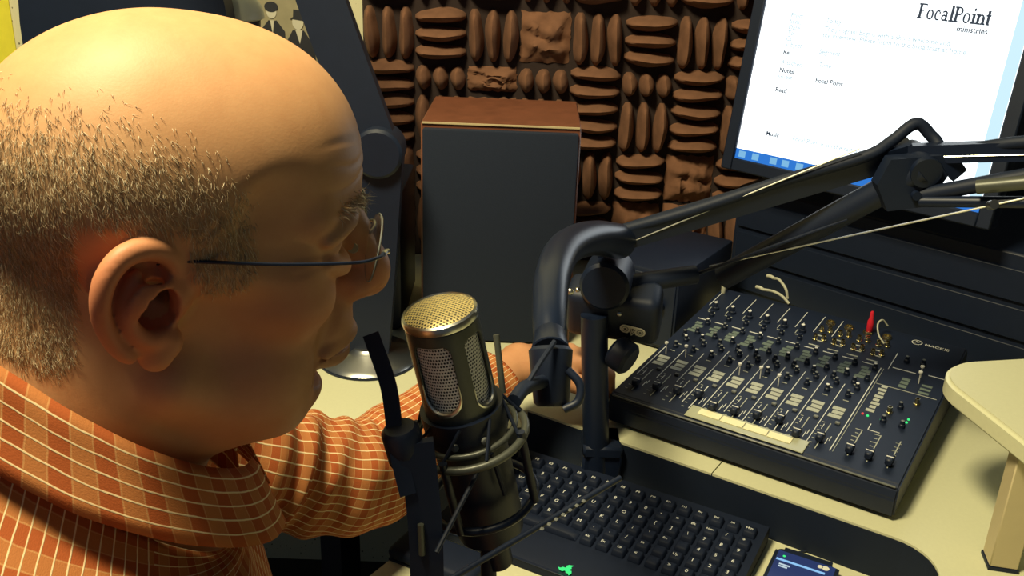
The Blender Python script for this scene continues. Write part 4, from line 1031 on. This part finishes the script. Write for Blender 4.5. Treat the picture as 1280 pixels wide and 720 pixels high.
# ears: built in a tilted ear plane (a = backwards, b = up, c = outwards)
EA = math.radians(24)
def ear(g):
    def e(a, b, c): return (-1 - a*math.cos(EA) + c*math.sin(EA)*0.6, g*(65 + a*math.sin(EA) + c*math.cos(EA)), b)
    H.chain([e(14, -6, -8), e(26, 0, -2)], [20, 15], 8)
    H.chain([e(12, 14, 0), e(28, 8, 3), e(32, -8, 3), e(23, -23, 2), e(11, -32, 1)], [9, 9, 8, 6, 5], 5)
    H.ell(e(14, -8, 5), (12.5, 14, 14.5), 2.5, True); H.cap(e(8, -6, 2), e(4, -5, -14), 6, 5, 3, True)                                       # concha
    H.chain([e(14, 13, 8), e(25, 14, 9), e(34.5, 4, 12), e(35, -10, 12), e(28, -24, 11)], [7, 6.5, 5, 4, 2.4], 2, True)
    H.chain([e(1, 4, 3), e(4, 14, 6), e(10, 22, 8), e(20, 25.5, 9), e(32, 23, 10), e(40, 14, 11), e(43, 2, 11), e(41, -12, 9), e(34, -26, 7), e(26, -34, 6)], [4, 4.6, 5, 5.2, 5.2, 5, 4.6, 4.2, 4, 4], 2.5, False, 4)
    H.chain([e(24, 12, 6), e(29, 2, 7), e(30, -8, 8), e(26, -18, 8), e(18, -25, 7), e(9, -25.5, 6)], [2.6, 3.4, 3.8, 4, 4.2, 4.2], 2.5, False, 4)
    H.ell(e(12, -37, 4), (9, 6, 9), 5)
    H.ell(e(3, -30, 4), (6, 6, 8), 5)
    H.ell(e(1, -4, 3), (6.5, 6, 8.5), 4)                                             # tragus
    H.ell(e(10, -6, 2), (6, 7, 7), 3, True)
H.both(ear)
HV, HF = H.mesh()

# ---- body frame
BYAW = math.radians(26)
bf = np.array([math.cos(BYAW), math.sin(BYAW), 0]); bl = np.array([-bf[1], bf[0], 0]); bz_ = np.array([0, 0, 1.0])
NECK = head_to_world(np.array([[-44.0, 0, -150]]))[0]
SHL = NECK + bl*0.185 - bz_*0.075 + bf*0.005; SHR = NECK - bl*0.185 - bz_*0.085
ELL = np.array([-0.155, 0.895, 0.786]); WRL = np.array([0.014, 1.082, 0.836])
ELR = SHR - bz_*0.25 - bf*0.03 - bl*0.05; WRR = np.array([0.015, 0.340, 0.685])
PEL = NECK - bf*0.14 - bz_*0.53
def axis(segs):
    out = [segs[0][0]]
    for a, b, st in segs:
        n = max(1, round((b-a)/st)); out += list(a + (b-a)*np.arange(1, n+1)/n)
    return np.array(out)
BFld = Field(axis([(-0.62, -0.01, .008), (-0.01, .165, .0019)]), axis([(0.10, .27, .008), (.27, .47, .003), (.47, 1.03, .008), (1.03, 1.215, .0019)]), axis([(0.42, .60, .008), (.60, .738, .003), (.738, .845, .0019), (.845, 1.09, .007)]))
BFld.pad = 0.02
B = BFld
B.cap(NECK, NECK-bz_*0.10-bf*.02, .062, .075, .03)
B.cap(NECK-bz_*.12+bl*.10-bf*.03, NECK-bz_*.12-bl*.10-bf*.03, .085, .085, .05)
B.cap(NECK-bz_*.14-bf*.04, PEL, .12, .135, .06)
B.cap(PEL+bl*.07, PEL-bl*.07, .12, .12, .05)
for sh, el, wr_ in ((SHL, ELL, WRL), (SHR, ELR, WRR)):
    B.cap(sh, el, .046, .040, .03); B.cap(el, wr_, .038, .026, .02)
def hand(wr_, fwd, up, side):           # side = towards the thumb
    fwd, up, side = [np.array(v)/np.linalg.norm(v) for v in (fwd, up, side)]
    def p(f, s_, u): return wr_ + fwd*f + side*s_ + up*u
    fing = [(.088, .030, .0, .041, .0092), (.092, .010, .002, .046, .0095), (.088, -.010, .001, .043, .0090), (.080, -.029, -.003, .034, .0080)]
    for kf, ks, ku, L, r in fing:
        B.cap(p(.0, ks*.55, 0), p(kf, ks, ku), .0165, .0125, .010)
    for kf, ks, ku, L, r in fing:
        a = p(kf, ks, ku); b = p(kf+L*.88, ks*1.08, ku-L*.42); c = p(kf+L*1.08, ks*1.02, ku-L*1.0); d = p(kf+L*.86, ks*.95, ku-L*1.33)
        B.cap(a, b, r*1.08, r, .003); B.cap(b, c, r, r*.92, .002); B.cap(c, d, r*.92, r*.80, .002)
        B.cap(a, a+up*.001, r*1.22, r*1.2, .005)
    t0 = p(.022, .022, -.004); t1 = p(.056, .050, -.014); t2 = p(.088, .050, -.024); t3 = p(.108, .040, -.030)
    B.cap(t0, t1, .0165, .0125, .008); B.cap(t1, t2, .0115, .0102, .003); B.cap(t2, t3, .0102, .0082, .002)
hand(WRL, (0.80, 0.58, -0.14), (0.12, 0.08, 1.0), (0.58, -0.80, 0.0))
hand(WRR, (0.85, 0.45, -0.15), bz_, (-0.45, 0.85, 0.0))
BV, BF_ = B.mesh()
def laplace(V, F, it, lam=0.5):
    e = np.concatenate([F[:, [0, 1]], F[:, [1, 2]], F[:, [2, 3]], F[:, [3, 0]]]); n = len(V)
    for _ in range(it):
        a = np.zeros_like(V); c = np.zeros(n)
        np.add.at(a, e[:, 0], V[e[:, 1]]); np.add.at(c, e[:, 0], 1)
        V = V + lam*(a/np.maximum(c, 1)[:, None]-V)
    return V
HV = laplace(HV, HF, 2); BV = laplace(BV, BF_, 2)
_x, _y, _z = HV.T                                          # shallow forehead creases and crow's feet
def crease(c, wd, amt, m): return -amt*np.exp(-(c/wd)**2)*m
fm = np.clip((_x-58)/18, 0, 1)*np.clip((60-np.abs(_y))/14, 0, 1)
dx_ = sum(crease(_z-(zf-0.10*np.abs(_y)+2.0*np.sin(_y*.11+zf)), 1.7, am, fm) for zf, am in ((60, .9), (71, .8), (82, .5)))
cm = ((_x > 58) & (_x < 80) & (np.abs(_y) > 36)).astype(float)
dx_ = dx_ + sum(crease(_z-(16+k*6+(74-_x)*(k*.22)), 1.5, .5, cm) for k in (-1, 0, 1))
dirn = np.stack([np.clip(_x, 20, None), _y*.8, np.zeros_like(_x)], 1); dirn /= np.linalg.norm(dirn, axis=1)[:, None]
HV = HV + dirn*dx_[:, None]
HW = head_to_world(HV)
def quad_mesh(name, V, F, m):
    me = bpy.data.meshes.new(name); me.vertices.add(len(V)); me.vertices.foreach_set('co', np.asarray(V, np.float32).ravel())
    k = F.shape[1]; me.loops.add(F.size); me.loops.foreach_set('vertex_index', F.astype(np.int32).ravel())
    me.polygons.add(len(F)); me.polygons.foreach_set('loop_start', (np.arange(len(F))*k).astype(np.int32))
    me.polygons.foreach_set('use_smooth', np.ones(len(F), bool)); me.update(calc_edges=True); me.validate(); me.materials.append(m)
    return me
def sstep(x, a, b): t = np.clip((x-a)/(b-a), 0, 1); return t*t*(3-2*t)
person = thing('person', (float(PEL[0]), float(PEL[1]), 0.0), 'bald man with rimless glasses in an orange plaid shirt facing right toward the microphone', 'person')
PO = np.array([PEL[0], PEL[1], 0.0])
allV = np.concatenate([HW, BV])-PO; allF = np.concatenate([HF, BF_+len(HV)])
me = quad_mesh('body', allV, allF, M['skin'])
# hair density in head space
def hair_density(P):
    x, y, z = P[:, 0], np.abs(P[:, 1]), P[:, 2]
    top = np.interp(x, [-110, -50, 0, 20, 34, 44, 60], [74, 80, 70, 60, 38, 10, -30])
    bot = np.interp(x, [-110, -80, -58, -40, -9, 4, 14, 36, 60], [-52, -56, -58, -40, 8, 14, -6, 2, 40])
    d = sstep(top+10-z, -16, 34)**1.3*sstep(z-bot, -4, 10)*sstep(44-x, 0, 14)
    earm = ((x > -51) & (x < 3) & (z < 34) & (z > -50) & (y > 55))
    return np.where(earm, 0, d)
dens = hair_density(HV)
st = np.concatenate([dens*0.5, np.zeros(len(BV))])
x, y, z = HV.T; ay = np.abs(y)
ruddy = 0.9*np.exp(-(((x+23)/34)**2+((z+6)/40)**2)**2)*(ay > 66) + 0.6*np.exp(-(((x-116)/16)**2+((z+12)/14)**2)) + 0.45*np.exp(-(((x-66)/26)**2+((z+16)/24)**2)) + 0.5*sstep(-z, 70, 120)
ruddy = np.concatenate([np.clip(ruddy, 0, 1), np.full(len(BV), .25)])
for nm, d in (('stubble', st), ('ruddy', ruddy)):
    at = me.attributes.new(nm, 'FLOAT', 'POINT'); at.data.foreach_set('value', d.astype(np.float32))
body_o = link_mesh('body', me, person)
# eyes
for g in (1, -1):
    c = head_to_world(np.array([[75.5, g*32, 21]]))[0]-PO
    EMx = Matrix.Translation(Vector(c)) @ (HR @ Matrix.Rotation(math.pi/2, 3, 'Y')).to_4x4()
    ey = MB().lathe([(0.0001, -.0128)] + [(0.0128*math.sin(a), -0.0128*math.cos(a)) for a in [math.pi*i/16 for i in range(1, 16)]] + [(0.0001, .0128)], 24, EMx).build('eye', M['white'], person)
    MB().lathe([(0.0058, 0.0116), (0.0040, 0.0126), (0.0001, 0.0131)], 20, EMx).build('iris', M['photo_dark'], ey)
# short hair: tapered strands rooted on the scalp
def strands(name, roots, nor, dirs, L, r, m, parent):
    n = len(roots); t = dirs; t = t/np.linalg.norm(t, axis=1)[:, None]
    s = np.cross(t, nor); s /= np.maximum(np.linalg.norm(s, axis=1)[:, None], 1e-6); q = np.cross(t, s)
    V = np.zeros((n, 7, 3)); L = L[:, None]
    mid = roots + (nor*0.22+t*0.6)*L*0.55; tip = roots + nor*L*0.13 + t*L*0.95
    base = roots - nor*0.0006
    for i, (c, rr) in enumerate(((base, r), (mid, r*.8))):
        for k in range(3):
            a = 2*math.pi*k/3; V[:, i*3+k] = c + (s*math.cos(a)+q*math.sin(a))*rr
    V[:, 6] = tip
    F = []
    for k in range(3):
        k2 = (k+1) % 3; F += [[k, k2, 3+k2], [k, 3+k2, 3+k], [3+k, 3+k2, 6]]
    F = np.array(F)[None]+(np.arange(n)*7)[:, None, None]
    me = quad_mesh(name, V.reshape(-1, 3), F.reshape(-1, 3), m)
    return link_mesh(name, me, parent)
nvec = np.zeros_like(HV)
fa = HV[HF]; fn_ = np.cross(fa[:, 2]-fa[:, 0], fa[:, 3]-fa[:, 1])
for k in range(4): np.add.at(nvec, HF[:, k], fn_)
nvec /= np.maximum(np.linalg.norm(nvec, axis=1)[:, None], 1e-9)
if (nvec*HV).sum() < 0: nvec = -nvec
cand = np.where(nrng.random(len(HV)) < dens*0.55)[0]
cand = np.concatenate([cand]*2); nr = nvec[cand]; jit = nrng.normal(size=(len(cand), 3))
root = HV[cand] + (jit - nr*(jit*nr).sum(1)[:, None])*0.9
flow = np.stack([np.where(root[:, 0] > 0, 0.25, 0.45), np.zeros(len(root)), np.full(len(root), -0.9)], 1) + nrng.normal(size=root.shape)*0.30
flow -= nr*(flow*nr).sum(1)[:, None]
Ls = nrng.uniform(5, 11, len(root))*(0.55+0.45*dens[cand])
hair = strands('hair', head_to_world(root)-PO, nr @ HRn.T, flow @ HRn.T, Ls*0.001, 0.00017, M['hair'], person); tag(hair, 'short grey-brown hair round the sides of the head', kind='stuff')
# eyebrows
nb = 260; tb = nrng.random(nb); sg = np.where(nrng.random(nb) < .5, 1, -1)
rb = np.stack([98-14*tb**2+nrng.normal(size=nb)*1, sg*(14+36*tb), 40+3*np.sin(tb*3)+nrng.normal(size=nb)*2.2], 1)
near = np.array([np.argmin(((HV-p)**2).sum(1)) for p in rb]); rb = HV[near]; nb_ = nvec[near]
db = np.stack([np.full(nb, .5), sg*0.6, np.full(nb, -.1)], 1)+nrng.normal(size=(nb, 3))*.4
brow = strands('eyebrow', head_to_world(rb)-PO, nb_ @ HRn.T, db @ HRn.T, nrng.uniform(6, 11, nb)*.001, .00022, M['hair'], person); tag(brow, kind='stuff')

# ---- clothes
from mathutils import noise
def uv_grid(name, rows_, uvs_, m, closed, parent, flip=None, thick=0.0):
    nr_, nc = len(rows_), len(rows_[0]); vs = [tuple(p) for r_ in rows_ for p in r_]; fs = []; fu = []
    cols = nc if closed else nc-1
    for i in range(nr_-1):
        for k in range(cols):
            k2 = (k+1) % nc
            fs.append((i*nc+k, i*nc+k2, (i+1)*nc+k2, (i+1)*nc+k))
            us = [(k, i), (k+1, i), (k+1, i+1), (k, i+1)]
            q = [uvs_(a, b) for a, b in us]
            if flip and flip(k, i): q = [(b, a) for a, b in q]
            fu.append(q)
    me = bpy.data.meshes.new(name); me.from_pydata(vs, [], fs); me.update(); ul = me.uv_layers.new(name='UVMap')
    for p, q in zip(me.polygons, fu):
        p.use_smooth = True
        for li, c in zip(p.loop_indices, q): ul.data[li].uv = c
    me.materials.append(m)
    o = link_mesh(name, me, parent)
    if thick:
        sd = o.modifiers.new('thickness', 'SOLIDIFY'); sd.thickness = thick; sd.offset = -1
    return o
ringsT = [(-.018, .080, .082), (-.026, .100, .115), (-.044, .116, .156), (-.068, .130, .192), (-.098, .142, .212), (-.14, .150, .222), (-.22, .158, .220), (-.34, .168, .212), (-.46, .176, .206), (-.56, .178, .204)]
def interp_rings(t):
    xs = np.linspace(0, 1, len(ringsT)); a = np.array(ringsT); return [np.interp(t, xs, a[:, i]) for i in range(3)]
NR, NT = 70, 180; rows_ = []
for i in range(NR):
    t = i/(NR-1); zz, rx, ry = interp_rings(t); row = []
    for k in range(NT):
        th = 2*math.pi*k/NT                     # 0 = front, pi/2 = left
        ex_ = 1.0 if ry < .13 else 0.86
        cx, cy = math.copysign(abs(math.cos(th))**ex_, math.cos(th)), math.copysign(abs(math.sin(th))**ex_, math.sin(th))
        p = NECK + bf*(rx*cx - 0.02*min(1, t*4) + 0.25*(zz+.018)) + bl*(ry*cy) + bz_*(zz + 0.040*(1-t)**5 - 0.030*cx*(1-t) - 0.055*cx*(1-t)**6)
        nz1 = noise.noise(Vector(p)*9); nz2 = noise.noise(Vector(p*np.array([14, 14, 30])))
        amp = 0.006*min(1, t*5)
        p = p + (bf*cx+bl*cy)*(nz1*amp*1.6+nz2*amp*.6) + bz_*(nz2*amp*.8)
        row.append(p-PO)
    rows_.append(row)
varc = np.concatenate([[0], np.cumsum([np.linalg.norm(rows_[i+1][NT*3//4]-rows_[i][NT*3//4]) for i in range(NR-1)])])
shirt = uv_grid('shirt', rows_, lambda a, b: (a/NT*0.95, varc[b]), M['plaid'], True, person, flip=lambda k, i: not (k/NT < 0.17 or k/NT > 0.80), thick=0.0015)
shirt['label'] = 'orange plaid cotton shirt with pale lines'
# collar: stand and fall, open at the front
def collar():
    nth = 120; prof = []
    rows2 = [[] for _ in range(12)]
    for k in range(nth+1):
        th = math.radians(14 + 332*k/nth); c, s_ = math.cos(th), math.sin(th)
        fr = max(0.0, c)
        base = NECK + bf*(0.014) + bz_*(0.034-0.072*c)
        hgt = 0.044 + 0.003*fr**2
        for j in range(12):
            t = j/11
            if t < .3: q = t/.3; r = 0.077+0.001*math.sin(q*3.14); up_ = -0.012+0.042*q
            elif t < .42: q = (t-.3)/.12; r = 0.0775+0.006*q; up_ = 0.030+0.003*math.sin(q*math.pi)
            else: q = (t-.42)/.58; r = 0.0835+0.018*q**1.2-0.004*q*fr; up_ = 0.030-hgt*q
            wob = 0.0018*noise.noise(Vector((c*3, s_*3, t*2)))
            rows2[j].append(base + bf*c*(r+wob+.003*fr) + bl*s_*(r+wob) + bz_*up_ - PO)
    return uv_grid('collar', rows2, lambda a, b: (a/nth*0.50+.004, b*0.0081), M['plaid'], False, shirt, thick=0.0016)
collar()
def sleeve(pts, rad, nm):
    P = [np.array(p) for p in smooth_path([Vector(p) for p in pts], 24)]; n = len(P); L = np.concatenate([[0], np.cumsum([np.linalg.norm(P[i+1]-P[i]) for i in range(n-1)])])
    rr = np.interp(L/L[-1], np.linspace(0, 1, len(rad)), rad); rows3 = []; nrm = None; NC = 72
    for i in range(n):
        t = P[min(i+1, n-1)]-P[max(i-1, 0)]; t /= np.linalg.norm(t)
        nrm = np.cross(t, bz_) if nrm is None else nrm - t*(nrm @ t); nrm /= np.linalg.norm(nrm); bn = np.cross(t, nrm)
        row = []
        for k in range(NC):
            a = 2*math.pi*k/NC; d = nrm*math.cos(a)+bn*math.sin(a); q = P[i]+d*rr[i]
            s_ = L[i]/L[-1]; fold = math.exp(-((s_-0.42)/.20)**2)
            w_ = 0.007*fold*(0.35+0.65*max(0, noise.noise(Vector(q)*9)+.5))*math.sin(L[i]*120+5*math.sin(a+1)+5*noise.noise(Vector(q)*7)) + 0.013*noise.noise(Vector(q)*11) + .004*noise.noise(Vector(q)*26)
            row.append(q + d*w_ - PO)
        rows3.append(row)
    return uv_grid(nm, rows3, lambda a, b: (a/NC*0.40, L[b]), M['plaid'], True, shirt, flip=lambda k, i: True, thick=0.0015)
sleeve([SHL-bl*.05+bz_*.012, SHL+bf*.01, SHL*.5+ELL*.5+np.array([-.01, .01, -.01]), ELL, ELL*.5+WRL*.5, WRL*.84+ELL*.16], [.070, .076, .070, .058, .049, .040], 'sleeve')
sleeve([SHR+bl*.05+bz_*.012, SHR, SHR*.5+ELR*.5, ELR, ELR*.5+WRR*.5, WRR*.9+ELR*.1], [.066, .074, .070, .064, .058, .044], 'sleeve')
tr = MB()
for g in (1, -1):
    hip = PEL+bl*.09*g; knee = hip+bf*.42+bl*.06*g+bz_*.05; ank = knee+bf*.04-bz_*.44
    tr.tube([Vector(p-PO) for p in (hip-bf*.08, hip, hip*.5+knee*.5, knee-bf*.02, knee+bf*.03-bz_*.06, knee*.5+ank*.5, ank)], lambda t: .098-.042*t, 20, 5)
    sh_ = MB().box(.26, .095, .075, (0, 0, 0), .03, 3, M=Matrix.Translation(Vector(ank+bf*.06-PO)-Vector((0, 0, ank[2]-.0385))) @ Matrix.Rotation(BYAW, 4, 'Z')).build('shoe', M['black'], person)
tag(tr.build('trousers', M['trouser'], person), kind='stuff')

# ---- glasses
eg = thing('glasses', HEAD_LOC, 'rimless oval glasses with a thin dark temple on the bald man', 'glasses', HR)
def mmv(p): return Vector(p)*0.001
for g in (1, -1):
    nl = 40; lens = []
    LMx = Matrix.Translation(mmv((110, g*33, 16))) @ Matrix.Rotation(g*math.radians(7), 4, 'Z') @ Matrix.Rotation(math.radians(6), 4, 'Y')
    pf = [(.024*math.copysign(abs(math.cos(a))**.9, math.cos(a)), .0195*math.sin(a)) for a in [2*math.pi*i/nl for i in range(nl)]]
    b = MB(); vs = [(0.0012-(.0012 if 0 else 0), y, z) for y, z in pf]
    front = [(0.0008 - 3.0*(y*y+z*z), y, z) for y, z in pf]; back = [(p[0]-.0018, p[1], p[2]) for p in front]
    b.add(front+back+[(0.0008, 0, 0), (-0.0010, 0, 0)], [(i, (i+1) % nl, 2*nl) for i in range(nl)] + [(nl+(i+1) % nl, nl+i, 2*nl+1) for i in range(nl)] + [(i, nl+i, nl+(i+1) % nl, (i+1) % nl) for i in range(nl)], LMx)
    b.build('lens', M['glass'], eg)
    MB().tube([LMx @ Vector(((0.0008-3.0*(y*y+z*z))-.0009, y*1.01, z*1.01)) for y, z in pf], 0.0005, 6, 1, True).build('lens_edge', M['grey_knob'], eg, label='polished lens edge')
    MB().tube([mmv(p) for p in ((109, g*56, 20), (104, g*63, 20), (90, g*70, 19), (50, g*75, 18), (10, g*75, 17.5), (-6, g*73, 16), (-18, g*67, 10), (-26, g*64, 2))], 0.0010, 8, 6).build('temple', M['black_metal'], eg, label='thin dark temple')
    MB().tube([mmv(p) for p in ((109, g*56, 20), (111, g*52, 20), (113, g*50, 20))], 0.0016, 8, 3).build('hinge', M['silver'], eg)
    MB().lathe([(.0035, -.0008), (.0038, 0), (.0035, .0008)], 14, Matrix.Translation(mmv((101, g*11, 8))) @ Matrix.Rotation(g*.5, 4, 'Z') @ Matrix.Rotation(math.pi/2, 4, 'X')).build('nose_pad', M['tape'], eg)
MB().tube([mmv(p) for p in ((112, 12, 18), (116, 6, 21), (117, 0, 22), (116, -6, 21), (112, -12, 18))], 0.0010, 8, 4).build('bridge', M['silver'], eg)
